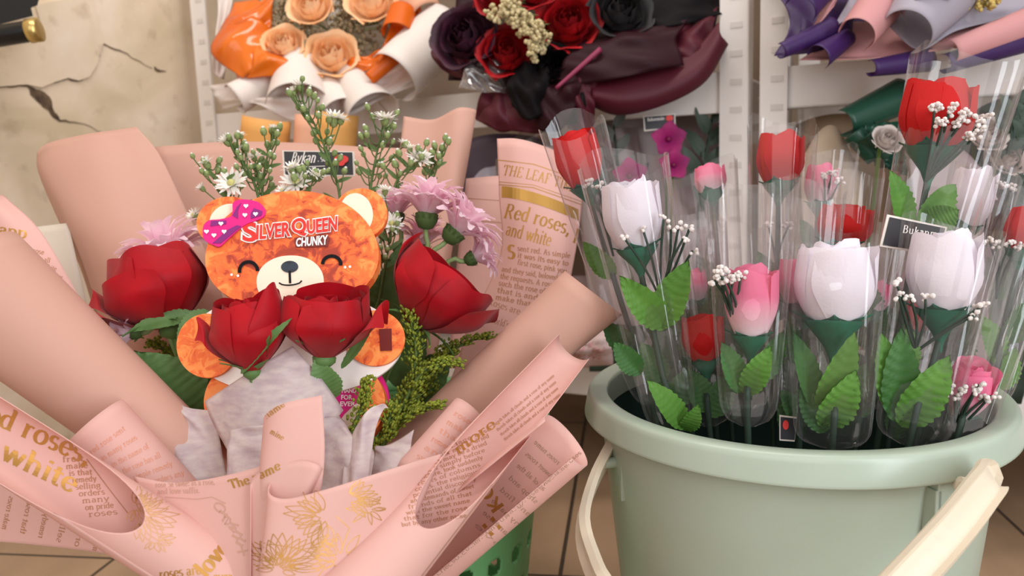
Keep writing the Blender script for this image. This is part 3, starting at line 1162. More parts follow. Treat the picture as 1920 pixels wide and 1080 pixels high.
stroke_on(mb, s, [(630, 968), (655, 990), (640, 1030)], 1.8, 1.4)
mb.build('flower_print', GOLD, wrap)

# right cone: print inside the far wall, near wall cut back in a drop shape
s = Tube((1078, 648, .56), (640, 1155, .44), 36, 78, 150, 515, grow=0.02, na=64, nt=36,
         start=lambda a, f: 0.74 * max(0.0, math.sin(a)) ** 0.42)
s.build('printed_cone', NEWS, wrap, label='front right paper cone with gold lettering on its edge')
mb = MB()
write_on(mb, s, 'more.', (858, 852), (940, 792), 27, weight=0.18)
mb.build('large_print', GOLD, wrap)
mb = MB()
tx_ = ['the village rose', 'summer may be dried', 'roads may be a dried', 'us, a simply before', 'picture, look suddenly', 'roots of columns', 'colds. the religious', 'potential discovery', 'and demands of sweet', 'friends of all that', 'with the sweet name', 'that for the rose', 'but by any other name']
for i, tx in enumerate(tx_):
    write_on(mb, s, tx, (806 - i * 4.4, 856 + i * 11), (922 - i * 4.0, 806 + i * 13.6), 10.5, weight=0.17, thin=0.09)
for i in range(4):
    write_on(mb, s, 'thrush takes all clouds and a rose of any name', (926 + i * 7, 800 + i * 9), (1040 + i * 4, 706 + i * 12), 8.5, weight=0.15, thin=0.08)
mb.build('small_print', BROWN, wrap)

# lower right roll
s = Tube((1062, 826, .50), (630, 1186, .54), 58, 66, 122, 390, grow=0.03, na=56, nt=30)
s.build('printed_roll', NEWS, wrap, label='lower right roll of newsprint paper')
mb = MB()
write_on(mb, s, 'H', (918, 1006), (944, 984), 34, weight=0.2)
write_on(mb, s, 'KO', (946, 950), (912, 902), 34, weight=0.2)
mb.build('large_print', GOLD, wrap)
mb = MB()
for i in range(11):
    write_on(mb, s, ['roses', 'name', 'sweet', 'rose', 'any', 'Bun', 'Him', 'other', 'sold', 'dried', 'red'][i], (1064 - i * 27, 872 + i * 23), (1092 - i * 27, 850 + i * 23), 11, weight=0.16, thin=0.08)
for i in range(8):
    write_on(mb, s, ['roses name', 'sweet roses', 'as of all the', 'shop and', 'and find', 'any name', 'dear rose', 'love'][i], (1000 - i * 16, 830 + i * 22), (1046 - i * 14, 872 + i * 24), 13, weight=0.16, thin=0.08, mirror=True)
mb.build('small_print', mat('grey_brown_print', (178, 138, 118), 0.6), wrap)
# small printed curl lying on the right roll
s = Tube((880, 770, .555), (770, 900, .53), 34, 40, -20, 210, na=24, nt=10)
s.build('printed_roll', NEWS, wrap)
mb = MB()
for i in range(7):
    write_on(mb, s, ['roses', 'make', 'that', 'remedy', 'any', 'sweet', 'name'][i], (850 - i * 14, 778 + i * 16), (886 - i * 13, 800 + i * 16), 15, weight=0.16)
mb.build('small_print', MATS['faded_print'], wrap)

# tissue inside the wrapping
s = Sheet([
    [(470, 930, .525), (520, 905, .52), (580, 850, .53), (643, 770, .552)],
    [(430, 850, .54), (490, 810, .53), (560, 765, .535), (612, 722, .552)],
    [(398, 790, .553), (460, 745, .54), (530, 708, .54), (580, 683, .551)],
    [(386, 752, .56), (440, 715, .548), (500, 678, .545), (547, 649, .55)],
], nu=30, amp=0.0012, fq=1.5, seed=3)
s.build('tissue_sheet', TISSUE, wrap)
for rows, sd in (
    ([[(330, 905, .55), (380, 905, .545), (430, 905, .55)], [(300, 760, .575), (345, 790, .57), (410, 820, .565)], [(284, 716, .585), (330, 756, .58), (397, 772, .575)]], 1),
    ([[(420, 940, .505), (490, 940, .50), (600, 940, .50)], [(428, 850, .52), (490, 840, .515), (600, 845, .52)], [(432, 806, .526), (490, 798, .52), (610, 800, .53)]], 2),
    ([[(590, 940, .51), (640, 930, .505), (690, 920, .51)], [(598, 850, .53), (650, 838, .52), (700, 850, .525)], [(606, 780, .545), (640, 786, .54), (668, 830, .54)]], 4),
    ([[(640, 925, .50), (660, 920, .495), (690, 915, .50)], [(650, 850, .52), (672, 835, .515), (700, 820, .52)], [(668, 800, .53), (690, 772, .525), (718, 770, .53)], [(700, 765, .535), (716, 758, .53), (729, 764, .535)]], 5),
    ([[(690, 930, .52), (730, 915, .515), (760, 900, .52)], [(700, 860, .535), (740, 858, .53), (770, 840, .535)], [(704, 836, .54), (735, 832, .54), (776, 806, .545)]], 6),
):
    Sheet(rows, nu=22, amp=0.0015, fq=1.3, seed=sd).build('tissue_sheet', TISSUE, wrap)
# ------------------------------------------------------------------ the bear-shaped carton
BO = P(555, 600, .60)
BN = (BACK * 0.93 + UP * 0.30).normalized()


def B(px, py, off=0.0):
    return on_plane(px, py, BO + BN * off, BN)


def plate(name, outline, off, th, m, parent, hole=None, label=None, smooth_out=True, n=None):
    """a die-cut piece of card: outline in pixels, front face at off, thickness th"""
    mb = MB()
    if smooth_out:
        o2 = []
        pts = [Vector((x, y, 0)) for x, y in outline]
        k = len(pts)
        for i in range(k):
            for f in (0, .25, .5, .75):
                q = crv([pts[(i - 1) % k], pts[i], pts[(i + 1) % k], pts[(i + 2) % k]], (1 + f) / 3)
                o2.append((q.x, q.y))
        outline = o2
    k = len(outline)
    a = [B(x, y, off) for x, y in outline]
    b = [p - BN * th for p in a]
    mb.add(a + b, [tuple(range(k))[::-1], tuple(range(k, 2 * k))] + [(i, (i + 1) % k, k + (i + 1) % k, k + i) for i in range(k)])
    return mb.build(name, m, parent, smooth=False, label=label)


def ell(cx, cy, rx, ry, rot=0, n=40, e=2.0, a0=0, a1=360):
    out = []
    r = math.radians(rot)
    for i in range(n):
        a = math.radians(a0 + (a1 - a0) * i / (n if a1 - a0 == 360 else n - 1))
        c, s = math.cos(a), math.sin(a)
        x = math.copysign(abs(c) ** (2 / e), c) * rx
        y = math.copysign(abs(s) ** (2 / e), s) * ry
        out.append((cx + x * math.cos(r) - y * math.sin(r), cy + x * math.sin(r) + y * math.cos(r)))
    return out


def fur_mat():
    m = mat('printed_fur', (232, 112, 56), 0.55, spec=0.25)
    nt = m.node_tree
    b = nt.nodes['Principled BSDF']
    tc = nt.nodes.new('ShaderNodeTexCoord')
    n = nt.nodes.new('ShaderNodeTexNoise')
    n.inputs['Scale'].default_value = 85
    n.inputs['Detail'].default_value = 7
    n.inputs['Roughness'].default_value = 0.62
    n.inputs['Distortion'].default_value = 0.9
    # the print is browner round the eyes and muzzle
    ds = nt.nodes.new('ShaderNodeVectorMath')
    ds.operation = 'DISTANCE'
    ds.inputs[1].default_value = B(548, 508, 0.016) - P(555, 850, .62)
    dr = nt.nodes.new('ShaderNodeMapRange')
    dr.inputs[1].default_value, dr.inputs[2].default_value = 0.015, 0.062
    dr.inputs[3].default_value, dr.inputs[4].default_value = -0.14, 0.05
    ad = nt.nodes.new('ShaderNodeMath')
    ad.operation = 'ADD'
    r = nt.nodes.new('ShaderNodeValToRGB')
    e = r.color_ramp.elements
    e[0].position, e[0].color = 0.34, (*lin((166, 64, 46)), 1)
    e[1].position, e[1].color = 0.74, (*lin((250, 156, 86)), 1)
    for p_, c_ in ((0.43, (200, 80, 50)), (0.455, (232, 104, 54)), (0.56, (240, 120, 60)), (0.59, (248, 144, 76))):
        x = e.new(p_)
        x.color = (*lin(c_), 1)
    nt.links.new(tc.outputs['Object'], n.inputs['Vector'])
    nt.links.new(tc.outputs['Object'], ds.inputs[0])
    nt.links.new(ds.outputs['Value'], dr.inputs[0])
    nt.links.new(n.outputs['Fac'], ad.inputs[0])
    nt.links.new(dr.outputs[0], ad.inputs[1])
    nt.links.new(ad.outputs[0], r.inputs[0])
    nt.links.new(r.outputs[0], b.inputs['Base Color'])
    return m


FUR = fur_mat()
CREAM = mat('printed_cream', (240, 222, 200), 0.55, spec=0.25)
MAG = mat('printed_magenta', (222, 36, 128), 0.55, spec=0.25)
PURP = mat('printed_purple', (134, 40, 118), 0.55, spec=0.25)
BLK = mat('printed_black', (14, 12, 16), 0.6, spec=0.15)
WHT = mat('printed_white', (246, 238, 232), 0.4)
LRED = mat('printed_red', (222, 44, 34), 0.4)
bear = thing('bear_carton', 'orange bear-shaped chocolate carton with a smiling face, in the middle of the pink bouquet', 'carton', P(555, 850, .62))
plate('carton_back', ell(562, 752, 168, 118), -0.016, 0.005, MAG, bear)
plate('torso', ell(552, 755, 170, 112), 0.0, 0.016, FUR, bear)
plate('belly', ell(548, 775, 128, 104), 0.0006, 0.0006, CREAM, bear)
plate('shirt', ell(552, 644, 202, 98), 0.0035, 0.003, WHT, bear)
for k, (cx, cy, rx, ry) in enumerate(((388, 648, 57, 60), (703, 634, 56, 52))):
    a = plate('arm', ell(cx, cy, rx, ry), 0.007, 0.003, FUR, bear)
    if k:
        plate('slot', [(711, 617), (734, 616), (735, 657), (713, 658)], 0.0076, 0.0006, mat('slot_dark', (112, 26, 20), 0.5), a, smooth_out=False)
head = plate('head', [(x - (x - 548) * .10 * max(-.6, min(1, (478 - y) / 112)) , y) for x, y in ell(548, 470, 163, 112, -3, 48, 2.06)], 0.016, 0.012, FUR, bear)
for (cx, cy, rx, ry, ix, iy) in ((426, 415, 58, 46, 432, 418), (676, 400, 50, 47, 668, 400)):
    er = plate('ear', ell(cx, cy, rx, ry, -10), 0.011, 0.006, FUR, bear)
    plate('inner_ear', ell(ix, iy, 40 if cx < 500 else 31, 36 if cx < 500 else 38, -10), 0.0116, 0.0006, CREAM, er)
plate('muzzle', ell(544, 528, 63, 49, -2, 40, 2.1), 0.0166, 0.0006, CREAM, head)
plate('nose', ell(543, 500, 16, 11, -3), 0.0172, 0.0006, mat('nose_print', (44, 56, 70), 0.35, var=(26, 30, 38), vscale=150), head)


def band(name, pts, w, off, m, parent):
    """printed line of width w pixels"""
    mb = MB()
    rows = []
    n = len(pts)
    for i, p in enumerate(pts):
        q0, q1 = pts[max(0, i - 1)], pts[min(n - 1, i + 1)]
        tx, ty = q1[0] - q0[0], q1[1] - q0[1]
        l = math.hypot(tx, ty) or 1
        h = w / 2
        rows.append([B(p[0] - ty / l * h, p[1] + tx / l * h, off), B(p[0] + ty / l * h, p[1] - tx / l * h, off)])
    mb.grid(rows)
    return mb.build(name, m, parent, smooth=False)


band('mouth', [(543, 508), (544, 531)], 4.2, 0.0174, BLK, head)
band('mouth', [(523, 530)] + [(524 + i * 4.2, 531 + 5.2 * math.sin(math.pi * i / 10) ** 0.6 - i * 0.35) for i in range(1, 10)] + [(566, 526)], 2.6, 0.0174, BLK, head)
band('eye', arc(466, 508, 18, -19, 10, 170, 16) and [(466 + 17 * math.cos(math.radians(a)), 508 - 17 * math.sin(math.radians(a)) - (466 - 466)) for a in range(0, 200, 12)], 6.5, 0.0172, BLK, head)
band('eye', [(622 + 17 * math.cos(math.radians(a)), 495 - 15 * math.sin(math.radians(a))) for a in range(-10, 186, 12)], 6.5, 0.0172, BLK, head)
for x, y in ((434, 515), (446, 517), (647, 501), (656, 500)):
    plate('cheek_dot', ell(x, y, 2.4, 2.4, 0, 10), 0.0170, 0.0003, WHT, head)
# bow on the left ear
bow = plate('bow', [(437, 380), (452, 374), (470, 375), (486, 380), (497, 392), (496, 404), (484, 412), (462, 420), (446, 432), (428, 448), (412, 462), (402, 460), (392, 456), (382, 448), (380, 436), (382, 422), (392, 413), (412, 411), (432, 406), (436, 396)], 0.0182, 0.001, MAG, bear, label='pink and purple bow with white hearts')
for pts in ([(396, 414), (424, 413), (424, 420), (394, 424)], [(452, 380), (444, 388), (436, 404), (446, 410), (446, 394)], [(470, 400), (476, 390), (492, 396), (490, 404), (470, 410)], [(428, 430), (444, 422), (452, 424), (414, 456), (398, 456)]):
    plate('bow_fold', pts, 0.0186, 0.0004, PURP, bow, smooth_out=False)


def heart(cx, cy, r):
    out = []
    for i in range(24):
        t = 2 * math.pi * i / 24
        out.append((cx + r * math.sin(t) ** 3, cy - r * (0.81 * math.cos(t) - 0.31 * math.cos(2 * t) - 0.125 * math.cos(3 * t) - 0.06 * math.cos(4 * t))))
    return out


for x, y in ((461, 386), (459, 403), (479, 401), (414, 419), (387, 434), (401, 441), (420, 434)):
    plate('heart_print', heart(x, y, 4.6), 0.0190, 0.0003, WHT, bow, smooth_out=False)
ht = plate('heart', heart(640, 742, 42), 0.0012, 0.0005, MAG, bear, smooth_out=False)


class CardFace:
    """lets the pen write on the flat carton"""

    def __init__(self, off, fn=None):
        self.off, self.fn = off, fn or B

    def hit(self, px, py, off=0):
        return self.fn(px, py, self.off)


def block_text(txt, quad, off, m, parent, name, bold=0.0, fn=B, spacing=1.0, shear=0.0):
    """plain heavy lettering filling the pixel quad (top-left, top-right, bottom-right, bottom-left)"""
    cu = bpy.data.curves.new('t', 'FONT')
    cu.body = txt
    cu.offset = bold
    cu.space_character = spacing
    cu.shear = shear
    cu.resolution_u = 4
    ob = bpy.data.objects.new('t', cu)
    COL.objects.link(ob)
    dg = bpy.context.evaluated_depsgraph_get()
    me = bpy.data.meshes.new_from_object(ob.evaluated_get(dg))
    base = bpy.data.curves.new('t2', 'FONT')
    base.body = txt
    base.space_character = spacing
    base.shear = shear
    ob2 = bpy.data.objects.new('t2', base)
    COL.objects.link(ob2)
    dg = bpy.context.evaluated_depsgraph_get()
    mb2 = bpy.data.meshes.new_from_object(ob2.evaluated_get(dg))
    xs = [v.co.x for v in mb2.vertices]
    ys = [v.co.y for v in mb2.vertices]
    x0, x1, y0, y1 = min(xs), max(xs), min(ys), max(ys)
    tl, tr, brr, bl = [Vector((*q, 0)) for q in quad]
    out = MB()
    vs = []
    for v in me.vertices:
        u, w = (v.co.x - x0) / (x1 - x0), (v.co.y - y0) / (y1 - y0)
        q = blend(blend(bl, brr, u), blend(tl, tr, u), w)
        vs.append(fn(q.x, q.y, off))
    out.add(vs, [tuple(p.vertices) for p in me.polygons])
    for o_ in (ob, ob2):
        c_ = o_.data
        bpy.data.objects.remove(o_)
        bpy.data.curves.remove(c_)
    bpy.data.meshes.remove(me)
    bpy.data.meshes.remove(mb2)
    return out.build(name, m, parent, smooth=False)


GR = [('S', (457, 420), (479, 417), (480, 452), (456, 451)), ('ILVER', (482, 423), (543, 417), (543, 442), (481, 448)), ('Q', (547, 412), (572, 408), (575, 441), (548, 441)), ('UEEN', (576, 414), (632, 406), (631, 431), (577, 438))]
for t_, a, b, c, d in GR:
    block_text(t_, (a, b, c, d), 0.0170, WHT, head, 'logo_outline', bold=0.085)
    block_text(t_, (a, b, c, d), 0.0176, LRED, head, 'logo_lettering', bold=0.03)
plate('tag_print', [(552, 446), (612, 440), (618, 446), (614, 462), (554, 464)], 0.0169, 0.0003, mat('tag_brown', (120, 42, 34), 0.5), head, smooth_out=False)
block_text('CHUNKY', ((556, 447), (614, 441), (613, 458), (555, 462)), 0.0175, WHT, head, 'tag_lettering', bold=0.035)
for i, (t_, x0, x1) in enumerate((('YOUR HAND', 612, 668), ('FOR', 640, 660), ('EVER.', 638, 668))):
    block_text(t_, ((x0, 728 + 12.5 * i), (x1, 728 + 12.5 * i), (x1, 736.5 + 12.5 * i), (x0, 736.5 + 12.5 * i)), 0.0016, WHT, ht, 'heart_lettering', bold=0.02)
ORIGIN_ = None

# ------------------------------------------------------------------ four red roses


def way(p, q, sag=0.0, n=8):
    return [blend(p, q, i / n) + Vector((0, 0, -sag * math.sin(math.pi * i / n))) for i in range(n + 1)]


def hero_rose(label, base, d, axis, R, H, outer, leaves=(), seed=0, mid=1.0, sep_len=0.9, sep_drop=0.5, sepal_lift=0.5, spin=0.0):
    O = P(*base, d)
    t = thing('red_rose', label, 'rose', O, 'red roses in the pink bouquet')
    Rm, Hm = R / F * d, H / F * d
    M = frame(RIGHT * axis[0] + UP * axis[1] + BACK * axis[2], math.radians(spin))
    for k in range(3):
        mb = MB()
        petal(mb, O, M, Rm, Hm * 0.9, math.radians(120 * k + 30), 2.6, close=0.62, rs=0.34, tip=.9, seed=seed + k, base=.5, rollside=0)
        mb.build('petal', REDM, t)
    for k in range(4):
        mb = MB()
        petal(mb, O, M, Rm, Hm * (0.93 - .02 * k), math.radians(90 * k + 75), 2.3, close=0.45, rs=0.58, tip=.85, seed=seed + 10 + k, base=.4, flare=.02)
        mb.build('petal', REDM, t)
    for k in range(4):
        mb = MB()
        petal(mb, O, M, Rm, Hm * (0.93 - .02 * k), math.radians(90 * k + 20), 2.2, close=0.25, rs=0.80, tip=.8, seed=seed + 20 + k, flare=.06 * mid)
        mb.build('petal', REDM, t)
    for k, (th, rs, hs, span, close, flare, tip, pinch) in enumerate(outer):
        mb = MB()
        petal(mb, O, M, Rm, Hm * hs, math.radians(th), span, close=close, rs=rs, tip=tip, flare=flare, pinch=pinch, seed=seed + 40 + k, nu=14, nv=16, wave=.035)
        mb.build('petal', REDM, t, subsurf=1)
    mb = MB()
    calyx(mb, O, M, Rm * 0.75, 5, 1.3 * sep_len, sep_drop, seed, 0.16, lift=sepal_lift)
    mb.build('sepals', SEPALM, t)
    mb = MB()
    mb.path([O] + way(O - M @ Vector((0, 0, Rm * .6)), BB + (O - BB) * 0.12, 0.01), 0.0028, 8)
    mb.build('stem', STEMM, t)
    for (b, tp, w, dd, bend) in leaves:
        mb = MB()
        leaf(mb, P(*b, dd + .015), P(*tp, dd), w / F * dd, BACK * .8 + UP * .4, bend, 11, seed=seed)
        mb.build('leaf', LEAFM, t)
    return t


hero_rose('large red rose at the left, opening to the upper left beside the bear\'s cheek', (322, 612), .625, (-.30, .95, -.06), 92, 146, [
    (60, 1.0, .98, 2.2, .35, .0, .9, .0), (125, 1.0, 1.0, 2.2, .35, .0, .9, .0), (-30, .96, 1.0, 2.0, .42, .0, .88, .0), (-150, 1.02, 1.0, 2.1, .32, .0, .85, .0), (-80, 1.04, .98, 1.7, .36, .0, .85, .0), (-120, 1.10, .72, 2.0, .10, .0, .75, .1), (182, 1.14, .80, 1.3, .0, .20, .45, .6), (206, 1.22, .58, 1.0, .0, .36, .3, .75)],
    leaves=[((370, 590), (240, 622), 34, .60, .1), ((392, 585), (330, 640), 46, .595, .05), ((352, 790), (250, 655), 150, .605, .06), ((395, 760), (352, 640), 70, .66, .05), ((400, 700), (330, 600), 70, .68, .05), ((380, 800), (300, 740), 80, .66, .05)], seed=1)
hero_rose('small red rose in the left half of the pair in front of the bear', (474, 694), .545, (-.06, .99, .0), 70, 146, [
    (60, 1.0, 1.02, 2.2, .3, .0, .8, .1), (130, 1.0, .94, 2.2, .3, .0, .9, .0), (-20, 1.02, 1.08, 2.0, .26, .0, .6, .3), (-160, 1.04, .88, 2.2, .26, .02, .75, .1), (-92, 1.06, .84, 2.2, .45, .0, .92, .0), (178, 1.12, .78, 1.2, .0, .30, .35, .65)],
    leaves=[((452, 700), (548, 596), 22, .525, .06), ((500, 668), (506, 628), 10, .522, .06)], seed=5, sep_drop=.1, sepal_lift=.5, sep_len=.8)
hero_rose('wide red rose in the right half of the pair in front of the bear', (608, 668), .555, (.04, .98, .06), 84, 124, [
    (80, 1.02, 1.06, 2.3, .25, .0, .9, .0), (145, 1.0, .92, 2.0, .25, .0, .85, .0), (30, 1.0, 1.06, 2.0, .2, .04, .8, .1), (-165, 1.04, .90, 2.0, .24, .0, .8, .1), (-125, 1.02, .92, 2.0, .34, .0, .85, .0), (-55, 1.06, .90, 2.0, .28, .0, .8, .1), (-6, 1.12, .94, 1.3, .0, .26, .35, .65)],
    leaves=[((626, 745), (588, 672), 54, .548, .1), ((640, 690), (704, 596), 20, .548, -.05)], seed=9, sep_drop=.2, sepal_lift=.8)
hero_rose('red rose at the right, leaning to the upper right next to the newsprint sheet', (774, 608), .63, (.60, .80, .0), 92, 130, [
    (60, 1.0, .98, 2.2, .2, .0, .9, .1), (120, 1.0, 1.0, 2.2, .2, .0, .85, .1), (-30, 1.04, 1.0, 2.0, .12, .02, .8, .1), (170, 1.06, 1.14, 1.6, .05, .0, .6, .45), (-145, 1.06, 1.06, 1.9, .1, .0, .7, .25), (-85, 1.04, .96, 2.1, .2, .0, .85, .0), (-14, 1.16, .94, 1.5, -.05, .10, .7, .2)],
    leaves=[((735, 640), (752, 452), 76, .66, .06), ((708, 700), (720, 520), 70, .67, .05), ((740, 720), (800, 610), 80, .68, .05), ((760, 760), (850, 660), 90, .68, .05), ((700, 640), (690, 480), 70, .69, .05), ((770, 800), (840, 720), 90, .66, .05)], seed=14)

# ------------------------------------------------------------------ chrysanthemums
MUM = mat('lilac_petal', (250, 208, 224), 0.6, var=(253, 228, 236), vscale=70, transl=0.35)
MUMG = mat('mum_calyx', (72, 96, 48), 0.7)
PALE = mat('pale_green_stem', (132, 150, 96), 0.6)


def mum(label, c, d, axis, R, seed, layers=((1.0, 10, 22), (.92, 32, 20), (.8, 54, 16), (.55, 72, 12)), m=None, group='lilac chrysanthemums'):
    rnd = random.Random(seed)
    O = P(*c, d)
    t = thing('chrysanthemum', label, 'flower', O, group)
    Rm = R / F * d
    M = frame(RIGHT * axis[0] + UP * axis[1] + BACK * axis[2], rnd.uniform(0, 6))
    mb = MB()
    for (L, el, n) in layers:
        for k in range(n):
            a = 2 * math.pi * (k + rnd.uniform(-.35, .35)) / n
            e = math.radians(el + rnd.uniform(-12, 12))
            ln = Rm * L * rnd.uniform(.88, 1.1)
            w = Rm * 0.088 * rnd.uniform(.85, 1.15)
            rows = []
            for j in range(7):
                v = j / 6
                ee = e + 0.35 * v * (1 - v) * 2 - 0.25 * v * v
                r = Rm * 0.1 + ln * v * math.cos(ee)
                z = ln * v * math.sin(ee)
                ww = w * (0.45 + 0.75 * math.sin(math.pi * min(1, v * .62 + .12))) * (1 if v < .9 else .55)
                rows.append([O + M @ Vector((math.cos(a) * r - math.sin(a) * ww * u, math.sin(a) * r + math.cos(a) * ww * u, z + ww * .35 * (abs(u)))) for u in (-1, 0, 1)])
            mb.grid(rows)
    mb.build('petals', m or MUM, t)
    mb = MB()
    rows = []
    for rr, z in ((.02, -.3), (.16, -.26), (.25, -.1), (.26, .06), (.18, .1)):
        rows.append([O + M @ Vector((Rm * rr * math.cos(2 * math.pi * k / 14), Rm * rr * math.sin(2 * math.pi * k / 14), Rm * z)) for k in range(14)])
    mb.grid(rows, True)
    for k in range(12):
        a = 2 * math.pi * k / 12
        rows = []
        for j in range(4):
            v = j / 3
            r = Rm * (.16 + .16 * v)
            z = Rm * (-.2 + .26 * v)
            w = Rm * .06 * (1 - v * .8)
            rows.append([O + M @ Vector((math.cos(a) * r - math.sin(a) * w * u, math.sin(a) * r + math.cos(a) * w * u, z)) for u in (-1, 0, 1)])
        mb.grid(rows)
    mb.build('calyx', MUMG, t)
    mb = MB()
    p0 = O - M @ Vector((0, 0, Rm * .25))
    p1 = O - M @ Vector((0, 0, Rm * 1.3))
    e = BB + (O - BB) * 0.1
    mb.path([crv([p0, p1, blend(p1, e, .5), e], i / 12) for i in range(13)], 0.0021, 7)
    mb.build('stem', PALE, t)


SIDE = ((1, 36, 20), (.96, 54, 18), (.9, 70, 12))
mum('lilac chrysanthemum behind the large red rose at the left', (316, 486), .67, (-.35, .93, .08), 92, 1, ((1, 14, 22), (.98, 36, 20), (.9, 58, 14)))
mum('small lilac chrysanthemum below the large red rose, pointing left', (252, 624), .62, (-.95, .15, .1), 50, 2, ((1, 25, 14), (.9, 55, 10)))
mum('lilac chrysanthemum touching the bear\'s right ear', (744, 404), .70, (.0, .98, .05), 58, 3, SIDE)
mum('tallest lilac chrysanthemum, in the middle of the right-hand cluster', (800, 406), .67, (.10, .98, .05), 84, 4, SIDE)
mum('lilac chrysanthemum in the right-hand cluster, facing the newsprint sheet', (852, 436), .66, (.66, .74, .05), 82, 5, SIDE)
mum('lowest lilac chrysanthemum of the right-hand cluster, drooping to the right', (886, 484), .67, (.86, .42, .05), 56, 6, SIDE)
mum('pale lilac chrysanthemum half hidden under the right-hand cluster', (790, 462), .71, (.15, .95, .1), 64, 7, SIDE)

# ------------------------------------------------------------------ white asters
ASTW = mat('aster_white', (244, 240, 232), 0.6, transl=0.2)
ASTC = mat('aster_centre', (196, 190, 120), 0.7)
BUDG = mat('aster_bud', (110, 132, 76), 0.65, var=(150, 160, 104), vscale=400)
ASTG = mat('aster_stem', (88, 112, 58), 0.65)


def proto_flower():
    rnd = random.Random(3)
    mb = MB()
    r = 0.0088
    for L, el, n in ((1, 12, 15), (.85, 38, 12)):
        for k in range(n):
            a = 2 * math.pi * (k + rnd.uniform(-.3, .3)) / n
            e = math.radians(el + rnd.uniform(-14, 14))
            rows = []
            for j in range(4):
                v = j / 3
                q = 0.0012 + r * L * v * math.cos(e)
                z = r * L * v * math.sin(e)
                w = 0.0009 * (1, 1.2, 1.1, .4)[j]
                rows.append([Vector((math.cos(a) * q - math.sin(a) * w * u, math.sin(a) * q + math.cos(a) * w * u, z)) for u in (-1, 1)])
            mb.grid(rows)
    mb.ball((0, 0, .001), .0022, 8, 5, 1)
    rows = [[Vector((rr * math.cos(2 * math.pi * k / 9), rr * math.sin(2 * math.pi * k / 9), z)) for k in range(9)] for rr, z in ((.0006, -.006), (.0024, -.005), (.0034, -.002), (.003, .0008))]
    mb.grid(rows, True, 2)
    o = mb.build('flower_head', [ASTW, ASTC, BUDG])
    return o


def proto_bud():
    mb = MB()
    rows = [[Vector((rr * math.cos(2 * math.pi * k / 8), rr * math.sin(2 * math.pi * k / 8), z)) for k in range(8)] for rr, z in ((.0004, -.0036), (.0018, -.003), (.0026, -.0008), (.0022, .0012), (.0008, .0026))]
    mb.grid(rows, True, 0)
    mb.ball((0, 0, .0022), .0013, 6, 4, 1)
    return mb.build('bud', [BUDG, ASTW])


pf, pb = proto_flower(), proto_bud()
used = {'f': False, 'b': False}


def put(kind, pos, axis, sc, root, rnd):
    src = pf if kind == 'f' else pb
    if used[kind]:
        o = src.copy()
        COL.objects.link(o)
    else:
        o = src
        used[kind] = True
    o.parent = root
    M = frame(axis, rnd.uniform(0, 6))
    o.matrix_local = Matrix.Translation(pos - ORIGIN[root]) @ M.to_4x4() @ Matrix.Scale(sc, 4)


def aster(label, line, flowers, nb, seed, d, rad=0.0012, spread=24, foot=True):
    """line: pixels from the tip down; flowers: (px, py, scale, axis x, axis z-up, towards viewer)"""
    rnd = random.Random(seed)
    pts = [P(x, y, d + .0) for x, y in line]
    root = thing('aster_spray', label, 'flower', pts[-1], 'white aster sprays behind the bear')
    full = [crv(pts, i / 20) for i in range(21)]
    if foot:
        full += way(pts[-1], BB + (pts[-1] - BB) * 0.1, 0, 6)[1:]
    mb = MB()
    mb.path(full, [rad * (.55 + .6 * min(1, i / 14)) for i in range(len(full))], 6)
    tw = []

    def twig(a, b):
        m = (a + b) / 2 + Vector((0, 0, -.004))
        mb.path([crv([a, m, b], i / 5) for i in range(6)], rad * .5, 5)
    for (x, y, sc, ax, az, ab) in flowers:
        q = P(x, y, d - .006 * rnd.random())
        axv = (RIGHT * ax + UP * az + BACK * ab).normalized()
        j = min(range(21), key=lambda i: (full[i] - (q - UP * .022)).length)
        twig(full[j], q - axv * .005 * sc)
        put('f', q, axv, sc, root, rnd)
    for k in range(nb):
        f = (k + .4) / nb * 0.72
        a = crv(pts, min(1, f + .09))
        sd = 1 if k % 2 else -1
        off = RIGHT * (sd * rnd.uniform(.25, 1) * spread / F * d) + UP * rnd.uniform(.003, .012) + BACK * rnd.uniform(-.012, .014)
        if k == 0:
            off *= .15
        q = crv(pts, f) + off
        axv = (UP * .8 + off.normalized() * .6).normalized()
        twig(a, q - axv * .003)
        put('b', q, axv, rnd.uniform(.8, 1.25), root, rnd)
    for k in range(5):                        # small narrow leaves up the stem
        f = .35 + .13 * k
        a = crv(pts, f)
        sd = 1 if k % 2 else -1
        b = a + RIGHT * sd * rnd.uniform(.008, .016) + UP * rnd.uniform(.004, .012) + BACK * rnd.uniform(-.005, .008)
        leaf(mb, a, b, .0034, BACK, .1, 2, .1, 0, nv=8)
    mb.build('stem', ASTG, root)


aster('tallest white aster spray, leaning left above the bear', [(563, 158), (572, 200), (596, 245), (618, 300), (636, 360), (640, 430)], [(562, 160, 1.0, -.1, .9, .3), (548, 172, .7, -.5, .7, .3), (626, 222, 1.35, .1, .95, .2), (640, 224, .9, .3, .9, .2)], 30, 1, .71, spread=26)
aster('white aster spray rising above the bear\'s right ear', [(722, 216), (712, 262), (702, 310), (694, 360), (690, 430)], [(722, 222, 1.2, .1, .9, .3), (758, 270, .7, .5, .7, .3)], 22, 2, .71, spread=32)
aster('white aster spray between the bear\'s right ear and the lilac flowers', [(790, 282), (768, 310), (742, 345), (724, 420)], [(786, 298, 1.35, .3, .7, .55), (768, 278, .8, 0, .9, .2), (792, 292, .8, .3, .8, .3)], 12, 3, .705, spread=26)
aster('green bud spray in front of the rolled paper, right of the asters', [(828, 280), (820, 305), (806, 330), (790, 400)], [], 20, 4, .735, spread=18)
